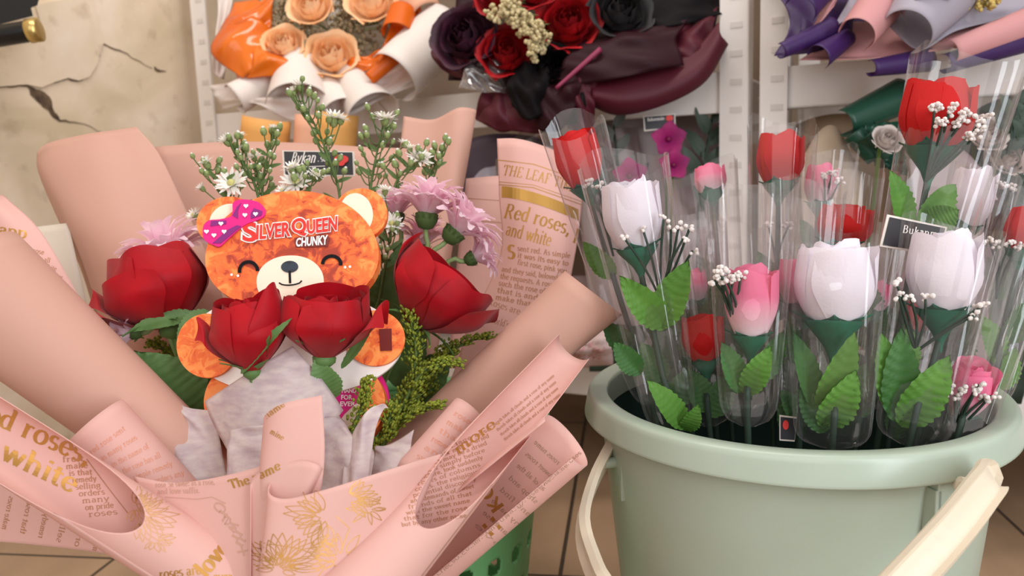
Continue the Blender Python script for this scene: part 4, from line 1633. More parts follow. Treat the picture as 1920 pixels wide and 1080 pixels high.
aster('white aster spray left of the shop card, with one tall bud', [(516, 242), (506, 275), (496, 320), (492, 370), (500, 430)], [(512, 240, .6, 0, 1, .2), (476, 294, .8, -.1, .8, .4), (455, 278, .6, -.2, .9, .3)], 20, 5, .705, spread=22)
aster('white aster spray leaning left towards the curled pink sheet', [(430, 262), (448, 290), (466, 320), (482, 360), (500, 440)], [(424, 264, 1.0, -.6, .7, .3), (452, 254, .6, 0, .95, .2)], 18, 6, .70, spread=22)
aster('lowest white aster spray, at the left above the bear\'s bow', [(382, 300), (398, 325), (418, 350), (440, 400), (470, 450)], [(386, 306, 1.0, -.4, .8, .3), (434, 344, 1.5, 0, .45, .9), (378, 352, .7, -.6, .7, .3), (364, 404, .9, -.6, .5, .5)], 16, 7, .69, spread=24)
aster('white aster spray in front of the shop card', [(596, 322), (580, 335), (560, 360), (556, 420)], [(556, 342, 1.5, -.1, .55, .85), (592, 328, .9, .4, .8, .4), (548, 316, 1.1, -.2, .85, .3), (530, 358, .8, -.3, .7, .5)], 10, 8, .69, spread=24)
aster('white aster spray below the bear\'s right ear', [(735, 418), (730, 450), (722, 500), (712, 560)], [(734, 420, 1.1, .2, .5, .8), (722, 356, .8, .1, .9, .3), (714, 372, .7, .2, .8, .4)], 14, 9, .655, spread=18)

# ------------------------------------------------------------------ goldenrod
GOLDR = mat('goldenrod_bud', (160, 168, 52), 0.6, var=(108, 128, 40), vscale=300, transl=.15)
GRS = mat('goldenrod_stem', (84, 104, 44), 0.65)


def goldenrod(label, line, d, seed, n=26, spread=24):
    rnd = random.Random(seed)
    pts = [P(x, y, d) for x, y in line]
    t = thing('goldenrod_plume', label, 'flower', pts[-1], 'goldenrod plumes in the pink bouquet')
    full = [crv(pts, i / 16) for i in range(17)] + way(pts[-1], BB + (pts[-1] - BB) * .12, 0, 5)[1:]
    st, fl = MB(), MB()
    st.path(full, [.0005 + .0011 * min(1, i / 10) for i in range(len(full))], 6)
    for k in range(n):
        f = k / n * .92
        a = crv(pts, min(1, f + .04))
        ax = (crv(pts, max(0, f - .05)) - crv(pts, min(1, f + .05))).normalized()
        sd = rnd.uniform(0, 6.28)
        side = (RIGHT * math.cos(sd) + BACK * math.sin(sd))
        L = spread / F * d * (0.3 + .9 * f ** .6) * rnd.uniform(.6, 1.1)
        b = a + side * L + ax * L * .7
        m = (a + b) / 2 - Vector((0, 0, L * .1))
        st.path([a, m, b], .0004, 4)
        for q in range(int(5 + 7 * f)):
            g = (q + .5) / (5 + 7 * f)
            c = crv([a, m, b], .25 + .75 * g) + Vector((rnd.uniform(-1, 1), rnd.uniform(-1, 1), rnd.uniform(-.2, 1))) * .0042
            fl.ball(c, rnd.uniform(.0008, .00135), 5, 3, 0, 1.5, (ax + side * .6))
    st.build('stem', GRS, t)
    o = fl.build('florets', GOLDR, t)
    o['kind'] = 'stuff'


goldenrod('upright goldenrod plume beside the bear\'s right arm', [(765, 572), (772, 610), (780, 660), (770, 720), (750, 790)], .61, 1, 44, 24)
goldenrod('goldenrod plume arching right below the rightmost red rose', [(862, 688), (830, 678), (790, 700), (755, 760), (730, 820)], .60, 2, 44, 26)
goldenrod('small goldenrod plume touching the heart on the carton', [(688, 712), (686, 738), (676, 770), (650, 830)], .565, 3, 28, 16)
goldenrod('low goldenrod plume reaching towards the rolled pink paper', [(830, 760), (790, 768), (750, 790), (715, 830)], .59, 4, 34, 22)
goldenrod('low goldenrod plume behind the folded tissue corner', [(738, 762), (730, 785), (722, 820), (700, 880)], .575, 5, 26, 20)
goldenrod('shaded goldenrod plume under the large red rose at the left', [(290, 640), (312, 660), (345, 700), (372, 760)], .66, 6, 40, 30)
goldenrod('shaded goldenrod plume between the left rose and the bear\'s arm', [(340, 628), (342, 660), (356, 720), (380, 790)], .65, 7, 30, 24)
goldenrod('goldenrod plume half hidden by the rightmost red rose', [(925, 630), (880, 640), (820, 680), (780, 760)], .66, 8, 40, 26)
goldenrod('deep goldenrod plume in the shade of the rolled pink paper', [(850, 640), (810, 690), (770, 740), (730, 820)], .66, 9, 40, 34)

# shop card standing in the back of the bouquet
CB, CN = P(597, 306, .775), (BACK * .96 + UP * .26).normalized()


def card_fn(px, py, off=0.0):
    return on_plane(px, py, CB, CN) + CN * off


def flat_card(name, label, quad, fn, m_edge, m_face, inset, parent=None, group=None):
    if parent is None:
        t = thing(name, label, 'card', fn(*quad[3]), group)
    else:
        t = parent
    mb = MB()
    a = [fn(x, y, 0) for x, y in quad]
    b = [fn(x, y, -.0006) for x, y in quad]
    mb.add(a + b, [(3, 2, 1, 0), (4, 5, 6, 7)] + [(i, (i + 1) % 4, 4 + (i + 1) % 4, 4 + i) for i in range(4)])
    c = mb.build('card', m_edge, t, smooth=False)
    cx, cy = sum(q[0] for q in quad) / 4, sum(q[1] for q in quad) / 4
    mb = MB()
    mb.add([fn(x + (cx - x) * inset, y + (cy - y) * inset * 1.8, .0004) for x, y in quad], [(3, 2, 1, 0)])
    mb.build('card_face', m_face, c, smooth=False)
    return t, c


CARDW = mat('card_white', (228, 218, 208), 0.6)
CARDB = mat('card_black', (52, 50, 54), 0.5)
CARDR = mat('card_red', (224, 64, 60), 0.5)
ct, cc = flat_card('shop_card', 'black shop card with a white border, standing behind the bear among the asters', [(529, 282), (664, 284), (666, 330), (532, 330)], card_fn, CARDW, CARDB, .05)
mb = MB()
face = CardFace(.0009, card_fn)
write_on(mb, face, 'Bykan', (545, 307), (592, 305), 30, weight=.12, up=(.25, -.97))
write_on(mb, face, '. su', (596, 304), (612, 303), 18, weight=.12)
stroke_on(mb, face, [(548, 314), (610, 312)], 1, 1)
stroke_on(mb, face, [(590, 320), (616, 319)], 1, 1)
mb.build('card_lettering', WHT, cc)
mb = MB()
for (x, y, r) in ((633, 298, 8), (645, 300, 9), (640, 306, 8)):
    o = ell(x, y, r, r * .8, 0, 12)
    mb.add([card_fn(a, b, .0009 + .0001 * r) for a, b in o], [tuple(range(12))[::-1]])
mb.build('card_flower_print', CARDR, cc, smooth=False)
# ------------------------------------------------------------------ artificial roses in clear sleeves, standing in the bucket
CLEAR = film('clear_film', (248, 246, 246), 0.05, 0.70, 0.07, 0.24)
SILK = {
    'white': mat('white_silk', (241, 233, 241), 0.8, bump=0.12, bscale=500, transl=0.15),
    'red': mat('red_silk', (202, 18, 18), 0.75, bump=0.12, bscale=500, transl=0.15),
}


def pink_mat():
    m = mat('pink_silk', (240, 140, 170), 0.75, bump=0.12, bscale=500, transl=0.25)
    nt = m.node_tree
    b = nt.nodes['Principled BSDF']
    at = nt.nodes.new('ShaderNodeAttribute')
    at.attribute_name = 'dye'
    r = nt.nodes.new('ShaderNodeValToRGB')
    e = r.color_ramp.elements
    e[0].position, e[0].color = 0.12, (*lin((246, 228, 232)), 1)
    e[1].position, e[1].color = 0.62, (*lin((242, 128, 164)), 1)
    nt.links.new(at.outputs['Fac'], r.inputs[0])
    nt.links.new(r.outputs[0], b.inputs['Base Color'])
    return m


SILK['pink'] = pink_mat()
SLEAF = mat('silk_leaf', (110, 160, 70), 0.55, var=(88, 140, 52), vscale=40, transl=0.3)
SLEAFD = mat('dark_silk_leaf', (52, 96, 44), 0.55, var=(70, 118, 52), vscale=40, transl=0.2)
SCAL = mat('silk_calyx', (16, 106, 78), 0.6, var=(22, 88, 62), vscale=80)
WIRE = mat('green_wire', (44, 62, 50), 0.6)
SPR = mat('sprig_white', (234, 224, 220), 0.85, bump=0.6, bscale=900)


def sleeved_rose(label, colour, b, r, h, s, top, wb, wt, d, leaves=(), sprigs=(), sprig_from=None, spin=0, ds=None, dt=None, tilt=0.10, seed=0, card=None, axis=None, sprig_n=7, petals=None, stemless=False):
    """b blossom centre, r half width, h height, s bottom and top of the sleeve, wb/wt half widths there: all in pixels at depth d"""
    rnd = random.Random(seed)
    ds = ds or d
    dt = dt or d
    S, T, Bc = P(*s, ds), P(*top, dt), P(*b, d)
    floor_pt = Vector((BC.x + (S.x - BC.x) * .55, BC.y + (S.y - BC.y) * .5, 0.016))
    t = thing('sleeved_rose', label, 'rose', floor_pt, 'roses in clear sleeves')
    # sleeve
    ax = (T - S)
    L = ax.length
    ax.normalize()
    toward = (CAM - (S + T) / 2)
    e2 = (toward - ax * toward.dot(ax)).normalized()
    e1 = ax.cross(e2)
    a0, a1 = wb / F * ds, wt / F * dt
    n, nt_ = 72, 40
    kph = [rnd.uniform(0, 6.28) for _ in range(5)]
    rows = []
    for j in range(nt_ + 1):
        v = j / nt_
        row = []
        for i in range(n):
            th = 2 * math.pi * i / n
            w = a0 + (a1 - a0) * v ** .85
            rb = min(1.0, math.sqrt(max(0, 1 - (1 - v / .10) ** 2))) if v < .10 else 1.0
            dep = w * (.30 + .5 * min(1, v * 1.6))
            crease = 1 + (.024) * math.sin(5 * th + kph[0] + .8 * v) + .018 * math.sin(11 * th + kph[1] - 1.2 * v) + .010 * math.sin(19 * th + kph[2] + v)
            q = 2.6                         # a pressed tube: flatter than round, with two soft side creases
            c_, s_ = math.cos(th), math.sin(th)
            x = math.copysign(abs(c_) ** (2 / q), c_) * w * crease * (.25 + .75 * rb)
            y = math.copysign(abs(s_) ** .9, s_) * dep * crease * rb
            vv = v
            if v > .6:
                vv = v - (v - .6) / .4 * (tilt * (.5 + .5 * s_) + .02 * math.sin(3 * th + kph[3]) + .03 * c_ * math.cos(kph[4]))
            row.append(S + ax * (L * vv) + e1 * x + e2 * y)
        rows.append(row)
    mb = MB()
    mb.grid(rows, True)
    mb.build('sleeve', CLEAR, t)
    # blossom
    Rm, Hm = r / F * d, h / F * d
    fa = (RIGHT * axis[0] + UP * axis[1] + BACK * axis[2]).normalized() if axis else ax
    M = frame(fa, math.radians(spin))
    O = Bc - fa * Hm * .5
    specs = petals or [(30, .40, 1.0, 2.6, .5, .0, .9), (150, .42, .98, 2.6, .5, .0, .9), (270, .40, 1.0, 2.6, .5, .0, .9),
                       (60, .76, 1.02, 2.3, .32, .0, .85), (180, .76, 1.0, 2.3, .32, .0, .85), (300, .78, 1.04, 2.3, .30, .0, .85),
                       (70, 1.0, 1.03, 2.3, .26, .0, .86), (135, 1.0, 1.0, 2.2, .26, .0, .86), (-168, 1.0, .98, 2.2, .26, .0, .82), (-2, 1.02, 1.01, 2.0, .10, .06, .74), (-88, 1.03, .95, 2.3, .34, .0, .88)]
    for k, (th, rs, hs, span, close, flare, tip) in enumerate(specs):
        mb = MB()
        petal(mb, O, M, Rm, Hm * hs, math.radians(th + rnd.uniform(-8, 8)), span, close=close, rs=rs, tip=tip, flare=flare, seed=seed * 31 + k, wave=.03, base=.42, jag=.016, rollside=.04)
        o = mb.build('petal', SILK[colour], t)
        if colour == 'pink':
            at = o.data.attributes.new('dye', 'FLOAT', 'POINT')
            iv = M.transposed()
            at.data.foreach_set('value', [max(0.0, min(1.0, (iv @ (q - O)).z / Hm)) for q in mb.v])
    mb = MB()
    calyx(mb, O + fa * Hm * .02, M, Rm * 1.05, 5, .70, .0, seed, .40, lift=.55, funnel=True)
    mb.build('calyx', SCAL, t)
    mb = MB()
    neck = O - fa * Rm * .5
    mid = blend(neck, S, .6)
    mb.path([crv([O, neck, mid, S, floor_pt], i / 20) for i in range(21)], .0022, 7)
    mb.build('stem', WIRE, t)
    for k, (lb, lt, w, dk, bend, off) in enumerate(leaves):
        mb = MB()
        leaf(mb, P(*lb, d), P(*lt, d + off), w / F * d, BACK * .9 + RIGHT * rnd.uniform(-.3, .3), bend, 10, .25, .05, seed + k)
        mb.build('leaf', SLEAFD if dk else SLEAF, t)
    if sprigs:
        st, hd = MB(), MB()
        root = P(*sprig_from, d) if sprig_from else mid
        for (x, y) in sprigs:
            q = P(x, y, d - Rm * 1.12 + rnd.uniform(-.006, .004))
            m = blend(root, q, .55) + RIGHT * rnd.uniform(-.003, .003)
            st.path([crv([root, m, q], i / 6) for i in range(7)], .0009, 5)
            for _ in range(sprig_n):
                v = Vector((rnd.uniform(-1, 1), rnd.uniform(-1, 1), rnd.uniform(-.6, .9)))
                hd.ball(q + v * (.0026 + .00014 * sprig_n), rnd.uniform(.0012, .0020), 6, 4, 0, 1.0, v)
        o = st.build('filler_sprig', WIRE, t)
        o2 = hd.build('florets', SPR, o)
        o2['kind'] = 'stuff'
    if card:
        quad, dc, txt = card
        cb = P(quad[0][0], quad[0][1], dc)
        cn = (BACK * .95 + RIGHT * .25).normalized()

        def fn(px, py, off=0.0):
            return on_plane(px, py, cb, cn) + cn * off
        _, c = flat_card('card', None, quad, fn, CARDW, CARDB, .07, parent=t)
        (x0, y0), (x1, y1), (x2, y2), (x3, y3) = quad
        mb = MB()
        if txt:
            write_on(mb, CardFace(.0009, fn), txt, (x0 + 26, y0 + 34), (x0 + 92, y0 + 44), 20, weight=.12, up=(.2, -.98))
            mb.build('card_lettering', WHT, c)
            mb = MB()
        cx, cy = x1 - (x1 - x0) * .22, (y1 + y2) / 2 - (y2 - y1) * .08
        if not txt:
            cx, cy = x0 + (x1 - x0) * .3, y0 + (y2 - y1) * .4
        o = ell(cx, cy, (x1 - x0) * .09 if txt else (x1 - x0) * .18, (y2 - y1) * .2, 0, 12)
        mb.add([fn(a, bb, .0010) for a, bb in o], [tuple(range(12))[::-1]])
        mb.build('card_flower_print', CARDR, c, smooth=False)
    return t


# back row first
sleeved_rose('red rose in a sleeve behind the newsprint sheet, leftmost in the bucket', 'red', (1086, 305), 44, 112, (1225, 760), (1062, 205), 34, 62, .63, seed=21, axis=(-.28, .95, .1), ds=.62,
             leaves=[((1150, 520), (1092, 452), 40, False, .1, -.01), ((1190, 660), (1128, 600), 46, True, .1, -.01)], sprigs=[(1104, 345), (1122, 350), (1134, 362)], sprig_from=(1150, 480))
sleeved_rose('red rose in a sleeve, at the back in front of the white post', 'red', (1462, 305), 44, 102, (1450, 770), (1468, 205), 34, 62, .70, seed=22, ds=.68, sprigs=[(1478, 425), (1440, 420)], sprig_from=(1456, 500),
             leaves=[((1452, 560), (1420, 470), 44, True, .1, 0), ((1452, 600), (1490, 500), 46, True, .1, 0), ((1450, 700), (1420, 600), 48, True, .1, 0), ((1450, 740), (1492, 640), 48, True, .1, .01)])
sleeved_rose('small pink rose at the back, right of the red rose by the post', 'pink', (1538, 352), 30, 80, (1500, 770), (1545, 262), 30, 62, .73, seed=23, ds=.69, sprigs=[(1545, 330), (1560, 328), (1574, 340)], sprig_from=(1540, 430),
             leaves=[((1530, 480), (1500, 410), 36, True, .1, 0), ((1520, 640), (1556, 560), 44, True, .1, 0), ((1512, 740), (1470, 660), 46, True, .1, 0)])
sleeved_rose('red rose at the back, behind the big white rose in the centre', 'red', (1582, 428), 50, 84, (1560, 790), (1592, 285), 34, 64, .64, seed=24, ds=.64, axis=(.1, 1, .1),
             leaves=[((1575, 620), (1620, 530), 48, True, .1, 0), ((1570, 720), (1530, 630), 50, True, .1, 0), ((1566, 760), (1626, 680), 50, True, .1, 0)])
sleeved_rose('white rose leaning right, at the back behind the sleeve with the shop card', 'white', (1818, 378), 40, 120, (1730, 780), (1858, 285), 34, 62, .66, seed=25, ds=.63, axis=(.22, .97, 0),
             leaves=[((1780, 560), (1822, 480), 46, True, .1, 0), ((1770, 640), (1730, 560), 46, True, .1, 0), ((1745, 740), (1800, 650), 54, True, .1, 0)])
sleeved_rose('blush pink rose partly hidden by the big white rose in the centre', 'pink', (1508, 535), 50, 96, (1500, 800), (1508, 330), 40, 74, .585, seed=26, ds=.575,
             leaves=[((1503, 680), (1470, 600), 44, True, .1, 0), ((1502, 760), (1548, 680), 48, True, .1, 0), ((1500, 790), (1462, 730), 44, True, .1, 0)])
sleeved_rose('red rose cut by the right edge of the photo', 'red', (1925, 438), 40, 92, (1850, 760), (1945, 330), 34, 70, .61, seed=27, ds=.60, axis=(.25, .95, 0), sprigs=[(1855, 452), (1868, 460), (1894, 458), (1910, 462)], sprig_from=(1868, 560),
             leaves=[((1880, 640), (1930, 560), 56, True, .1, 0), ((1870, 680), (1838, 590), 50, False, .1, 0), ((1862, 730), (1905, 650), 50, False, .1, 0)])
sleeved_rose('rose in a sleeve at the right edge whose white sprig stands out', 'white', (1965, 300), 44, 110, (1850, 770), (1925, 235), 34, 66, .68, seed=28, ds=.63, axis=(.35, .95, 0), sprigs=[(1872, 345), (1884, 350), (1860, 372), (1896, 352)], sprig_from=(1830, 500),
             leaves=[((1880, 560), (1850, 480), 46, True, .1, 0), ((1870, 640), (1920, 560), 50, True, .1, 0)])
sleeved_rose('faded pink rose at the far back, left of the white post', 'pink', (1332, 342), 30, 60, (1370, 770), (1312, 292), 30, 66, .76, seed=29, ds=.69,
             leaves=[((1350, 560), (1310, 480), 44, True, .1, 0), ((1356, 640), (1392, 560), 46, True, .1, 0), ((1362, 720), (1320, 640), 50, True, .1, 0), ((1366, 760), (1410, 690), 50, True, .1, 0)])
# middle row
sleeved_rose('tall red rose with many white sprigs, standing above all others at the right', 'red', (1754, 224), 66, 142, (1655, 770), (1818, 108), 46, 100, .575, seed=30, ds=.58, axis=(.10, .99, .05), dt=.575, tilt=.02,
             leaves=[((1700, 430), (1668, 318), 44, False, .08, -.01), ((1720, 420), (1792, 345), 60, False, .1, .01), ((1740, 420), (1800, 392), 60, False, .05, -.01)],
             sprigs=[(1752, 206), (1780, 204), (1812, 212), (1768, 232), (1800, 234), (1838, 238), (1824, 260), (1794, 222), (1842, 226)], sprig_from=(1736, 340), sprig_n=13,
             card=([(1664, 402), (1776, 426), (1762, 480), (1650, 462)], .545, 'Bukanm'))
sleeved_rose('white rose with a big bright green leaf, leftmost of the white roses', 'white', (1186, 410), 56, 138, (1265, 815), (1160, 275), 42, 84, .57, seed=31, ds=.575, axis=(-.16, .98, .05), spin=20,
             leaves=[((1250, 612), (1160, 516), 58, False, .10, -.02), ((1236, 612), (1292, 486), 62, False, .10, -.02), ((1284, 800), (1212, 712), 46, False, .08, -.02), ((1286, 806), (1310, 758), 34, False, .08, -.02), ((1200, 700), (1150, 640), 44, True, .08, .0)],
             sprigs=[(1244, 412), (1272, 426), (1292, 430), (1280, 448), (1298, 470), (1172, 448), (1206, 432), (1258, 430)], sprig_from=(1238, 560), sprig_n=4)
sleeved_rose('pink rose fading to white at its base, front row', 'pink', (1408, 572), 50, 140, (1402, 800), (1408, 330), 46, 84, .535, seed=32, ds=.535, spin=-10,
             leaves=[((1398, 738), (1446, 648), 46, False, .10, -.015), ((1390, 735), (1352, 640), 46, True, .08, .0), ((1410, 720), (1470, 620), 50, True, .08, .015)],
             sprigs=[(1340, 526), (1352, 516), (1362, 524), (1376, 512), (1388, 520), (1352, 508)], sprig_from=(1382, 620), sprig_n=8)
sleeved_rose('big white rose in the centre of the front row', 'white', (1564, 540), 74, 160, (1560, 842), (1566, 462), 62, 92, .53, seed=33, ds=.525, spin=8, tilt=.03,
             leaves=[((1538, 772), (1604, 620), 56, False, .12, -.02), ((1545, 800), (1606, 692), 62, False, .12, -.022), ((1534, 770), (1488, 622), 44, True, .08, .0), ((1545, 810), (1500, 720), 44, True, .06, .0)],
             card=([(1462, 778), (1494, 782), (1490, 828), (1462, 826)], .545, None))
sleeved_rose('white rose with sprigs round its green calyx, right of the centre one', 'white', (1768, 518), 66, 160, (1704, 836), (1792, 402), 60, 88, .53, seed=34, ds=.525, axis=(.05, 1, 0), spin=-14,
             leaves=[((1692, 798), (1782, 664), 70, False, .12, -.02), ((1682, 790), (1690, 612), 64, True, .10, -.008), ((1672, 770), (1652, 622), 50, False, .08, -.004), ((1700, 700), (1702, 610), 40, False, .08, .0)],
             sprigs=[(1680, 530), (1686, 556), (1708, 560), (1735, 562), (1832, 580), (1842, 574), (1826, 592)], sprig_from=(1716, 660), sprig_n=5)
sleeved_rose('pink rose deep in its sleeve at the right, just above the bucket rim', 'pink', (1812, 735), 42, 112, (1790, 838), (1905, 455), 44, 70, .535, seed=35, ds=.53, dt=.56, axis=(.1, .9, .42),
             sprigs=[(1778, 722), (1790, 742), (1798, 730), (1828, 735), (1846, 748), (1858, 742), (1836, 722)], sprig_from=(1790, 812), sprig_n=7)
sleeved_rose('low red rose deep among the leaves, left of the front pink rose', 'red', (1318, 640), 40, 90, (1330, 800), (1290, 420), 40, 70, .60, seed=41, ds=.60, leaves=[((1325, 770), (1290, 690), 50, True, .1, 0), ((1330, 780), (1372, 700), 50, True, .1, 0), ((1240, 720), (1200, 640), 50, True, .1, 0), ((1250, 770), (1290, 690), 50, True, .1, 0)])

# leafy undergrowth of sleeves in the middle and at the back of the bucket
rnd_ = random.Random(77)
for i, (x, y, dd, tx) in enumerate(((1240, 560, .66, 1215), (1300, 540, .68, 1290), (1372, 560, .67, 1368), (1500, 600, .66, 1505), (1640, 560, .66, 1656), (1720, 600, .66, 1740), (1800, 560, .66, 1835))):
    lv = []
    for k in range(7):
        by = y + 40 + 30 * k
        sd = 1 if k % 2 else -1
        bx = x + (1480 - x) * .12 * k / 6
        lv.append(((bx, by), (bx + sd * rnd_.uniform(26, 46), by - rnd_.uniform(60, 90)), rnd_.uniform(44, 56), True, .1, rnd_.uniform(-.02, .02)))
    col = ('white', 'pink', 'red')[i % 3]
    where = ('behind the leftmost white rose', 'behind the low red rose', 'behind the front pink rose, to its left', 'behind the blush pink rose', 'between the two front white roses, at the back', 'behind the right-hand front white rose', 'behind the pink rose deep in its sleeve')[i]
    sleeved_rose('hidden %s rose bud %s' % (col, where), col, (x, y), 26, 64, (x + (1500 - x) * .2, 770), (tx, y - 150), 40, 62, dd, leaves=lv, seed=90 + i, ds=dd - .02)
# ------------------------------------------------------------------ bouquets on the racks behind


def bloom(label, c, d, R, m, group, axis=(0, .45, .9), seed=0, base_to=None, cat='rose', name='rose', open_=1.0):
    rnd = random.Random(seed)
    O = P(*c, d)
    t = thing(name, label, cat, O, group)
    Rm = R / F * d
    fa = RIGHT * axis[0] + UP * axis[1] + BACK * axis[2]
    M = frame(fa, rnd.uniform(0, 6))
    O2 = O - fa.normalized() * Rm * .55
    mb = MB()
    H = Rm * 1.0
    for n, rs, hs, close, flare, tip, span in ((2, .20, 1.05, .5, 0, .9, 2.8), (3, .36, 1.04, .42, 0, .9, 2.4), (4, .55, 1.0, .30, .02, .85, 2.1), (5, .78, .92, .12, .10 * open_, .8, 1.8), (6, 1.0, .78, .0, .26 * open_, .75, 1.6)):
        a0 = rnd.uniform(0, 6)
        for k in range(n):
            petal(mb, O2, M, Rm * .92, H * hs, a0 + 2 * math.pi * k / n, span, close=close, rs=rs, flare=flare, tip=tip, seed=seed * 17 + k + int(rs * 100), wave=.045, base=.35, nu=8, nv=8)
    mb.build('blossom', m, t)
    mb = MB()
    mb.path([O2 + M @ Vector((0, 0, Rm * .15)), O2 - M @ Vector((0, 0, Rm * .8)), base_to if base_to is not None else O2 - fa.normalized() * .1 - UP * .03], .002, 6)
    mb.build('stem', STEMM, t)
    return t


def cluster(label, spots, d, m, origin, seed, n=60, rb=.0038, group=None, cat='dried flowers', name='dried_gypsophila'):
    """dried baby's breath: spots = (px, py, radius px)"""
    rnd = random.Random(seed)
    t = thing(name, label, cat, origin, group)
    mb, st = MB(), MB()
    for (x, y, r) in spots:
        for _ in range(max(6, int(n * r * r / 1600))):
            a, q = rnd.uniform(0, 6.28), r * math.sqrt(rnd.random())
            p = P(x + q * math.cos(a), y + q * math.sin(a), d + rnd.uniform(-.02, .012))
            for _ in range(3):
                mb.ball(p + Vector((rnd.uniform(-1, 1), rnd.uniform(-1, 1), rnd.uniform(-1, 1))) * rb * .8, rb * rnd.uniform(.55, .9), 6, 4)
            if rnd.random() < .4:
                st.path([p, blend(p, origin, .5)], .0005, 4)
    o = mb.build('florets', m, t)
    o['kind'] = 'stuff'
    st.build('stem', PALE, t)
    return t


def cone(parent, name, m, p0, p1, r0, r1, a0, a1, thick=.0006, **k):
    Tube(p0, p1, r0, r1, a0, a1, na=26, nt=14, **k).build(name, m, parent, thick)


# ---------------- orange bouquet on the left rack
OB = P(620, 60, 1.52)
ow = thing('bouquet_wrapping', 'white paper and orange film wrapping of the peach roses on the upper left shelf', 'wrapping paper', P(620, 178, 1.45))
WPAP = mat('white_wrap', (236, 224, 216), 0.6, transl=.15, bump=.05, bscale=40)
ORF = mat('orange_film', (248, 136, 36), 0.18, coat=.6, transl=.35, var=(236, 112, 22), vscale=10)
PEP = mat('peach_paper', (238, 178, 146), 0.6, transl=.15)
ORR = mat('orange_ribbon', (226, 104, 14), 0.4, transl=.2)
for rows in (
    [[(395, 160, 1.33), (470, 150, 1.31), (560, 152, 1.30), (640, 150, 1.29), (720, 140, 1.29), (830, 60, 1.31)],
     [(400, 178, 1.31), (470, 182, 1.28), (560, 186, 1.27), (640, 182, 1.26), (730, 166, 1.26), (832, 110, 1.29)],
     [(412, 204, 1.32), (480, 196, 1.27), (545, 226, 1.28), (640, 222, 1.25), (720, 186, 1.26), (815, 152, 1.29)]],
    [[(420, 150, 1.36), (430, 60, 1.38), (440, -40, 1.40)], [(400, 140, 1.34), (405, 60, 1.37), (415, -40, 1.40)]],
):
    Sheet(rows, nu=40, amp=.006, fq=1.6, seed=5).build('paper_sheet', WPAP, ow)
cone(ow, 'paper_sheet', WPAP, (700, 215, 1.24), (640, 120, 1.30), 52, 16, -60, 200)
cone(ow, 'paper_sheet', WPAP, (738, 146, 1.23), (836, 56, 1.29), 52, 54, -40, 190)
cone(ow, 'paper_sheet', WPAP, (440, 186, 1.27), (520, 140, 1.30), 30, 24, -60, 210)
cone(ow, 'paper_sheet', WPAP, (560, 200, 1.25), (560, 120, 1.30), 60, 40, 0, 180)
cone(ow, 'paper_sheet', WPAP, (640, 216, 1.25), (600, 140, 1.30), 40, 22, 20, 220)
cone(ow, 'peach_sheet', PEP, (800, 30, 1.27), (740, -60, 1.32), 30, 60, -20, 200)
cone(ow, 'peach_sheet', PEP, (450, 150, 1.30), (600, 130, 1.31), 26, 30, 0, 180)
for rows in (
    [[(440, 6, 1.31), (500, -6, 1.30), (520, -30, 1.30)], [(412, 60, 1.29), (462, 40, 1.27), (510, 30, 1.29)], [(424, 78, 1.30), (470, 62, 1.29), (512, 66, 1.30)]],
    [[(424, 36, 1.29), (470, 28, 1.27), (512, 58, 1.29)], [(396, 98, 1.27), (446, 80, 1.25), (500, 104, 1.27)], [(456, 148, 1.26), (480, 128, 1.25), (514, 112, 1.27)]],
    [[(470, 66, 1.28), (500, 92, 1.27), (560, 110, 1.28)], [(474, 116, 1.25), (520, 112, 1.24), (578, 122, 1.26)], [(462, 148, 1.26), (524, 142, 1.25), (592, 148, 1.26)]],
    [[(700, 150, 1.245), (720, 130, 1.24), (770, 92, 1.245)], [(716, 92, 1.25), (732, 80, 1.25), (774, 40, 1.26)], [(752, 0, 1.27), (768, -10, 1.27), (786, -40, 1.28)]],
    [[(640, 128, 1.27), (680, 132, 1.26), (716, 118, 1.26)], [(660, 108, 1.28), (690, 104, 1.27), (720, 90, 1.27)]],
    [[(764, -20, 1.27), (785, -10, 1.26), (790, 20, 1.27)], [(740, 10, 1.28), (760, 26, 1.27), (782, 38, 1.27)]],
):
    Sheet(rows, nu=24, amp=.003, fq=1.2, seed=len(rows[0])).build('orange_film_sheet', ORF, ow)
cone(ow, 'orange_ribbon', ORR, (690, 148, 1.235), (772, 78, 1.245), 14, 16, -30, 140)
cone(ow, 'orange_ribbon', ORR, (745, 64, 1.24), (755, 20, 1.26), 30, 24, 20, 220)
PEACH = mat('peach_petal', (250, 196, 140), 0.6, var=(252, 218, 180), vscale=26, transl=.2)
for i, (x, y, r, lab) in enumerate(((583, 12, 40, 'peach rose in the orange bouquet, upper left, cut by the top edge'), (696, 4, 44, 'peach rose in the orange bouquet, upper right, cut by the top edge'), (532, 82, 36, 'smallest peach rose, in the lower left of the orange bouquet'), (622, 104, 46, 'peach rose lowest in the orange bouquet, above the white paper'))):
    bloom(lab, (x, y), 1.27, r, PEACH, 'peach roses', (-.1 + .05 * i, .35, .93), 50 + i, OB)
DRY = mat('dried_beige', (176, 160, 128), 0.9, var=(150, 134, 102), vscale=150)
cluster('beige dried baby\'s breath filling the orange bouquet', [(500, 24, 34), (540, 40, 40), (560, 10, 40), (620, 50, 44), (650, 30, 40), (660, 80, 46), (690, 74, 42), (580, 70, 30), (570, 108, 24), (640, -10, 40), (520, -10, 40), (730, 40, 24)], 1.32, DRY, OB, 1, 44)

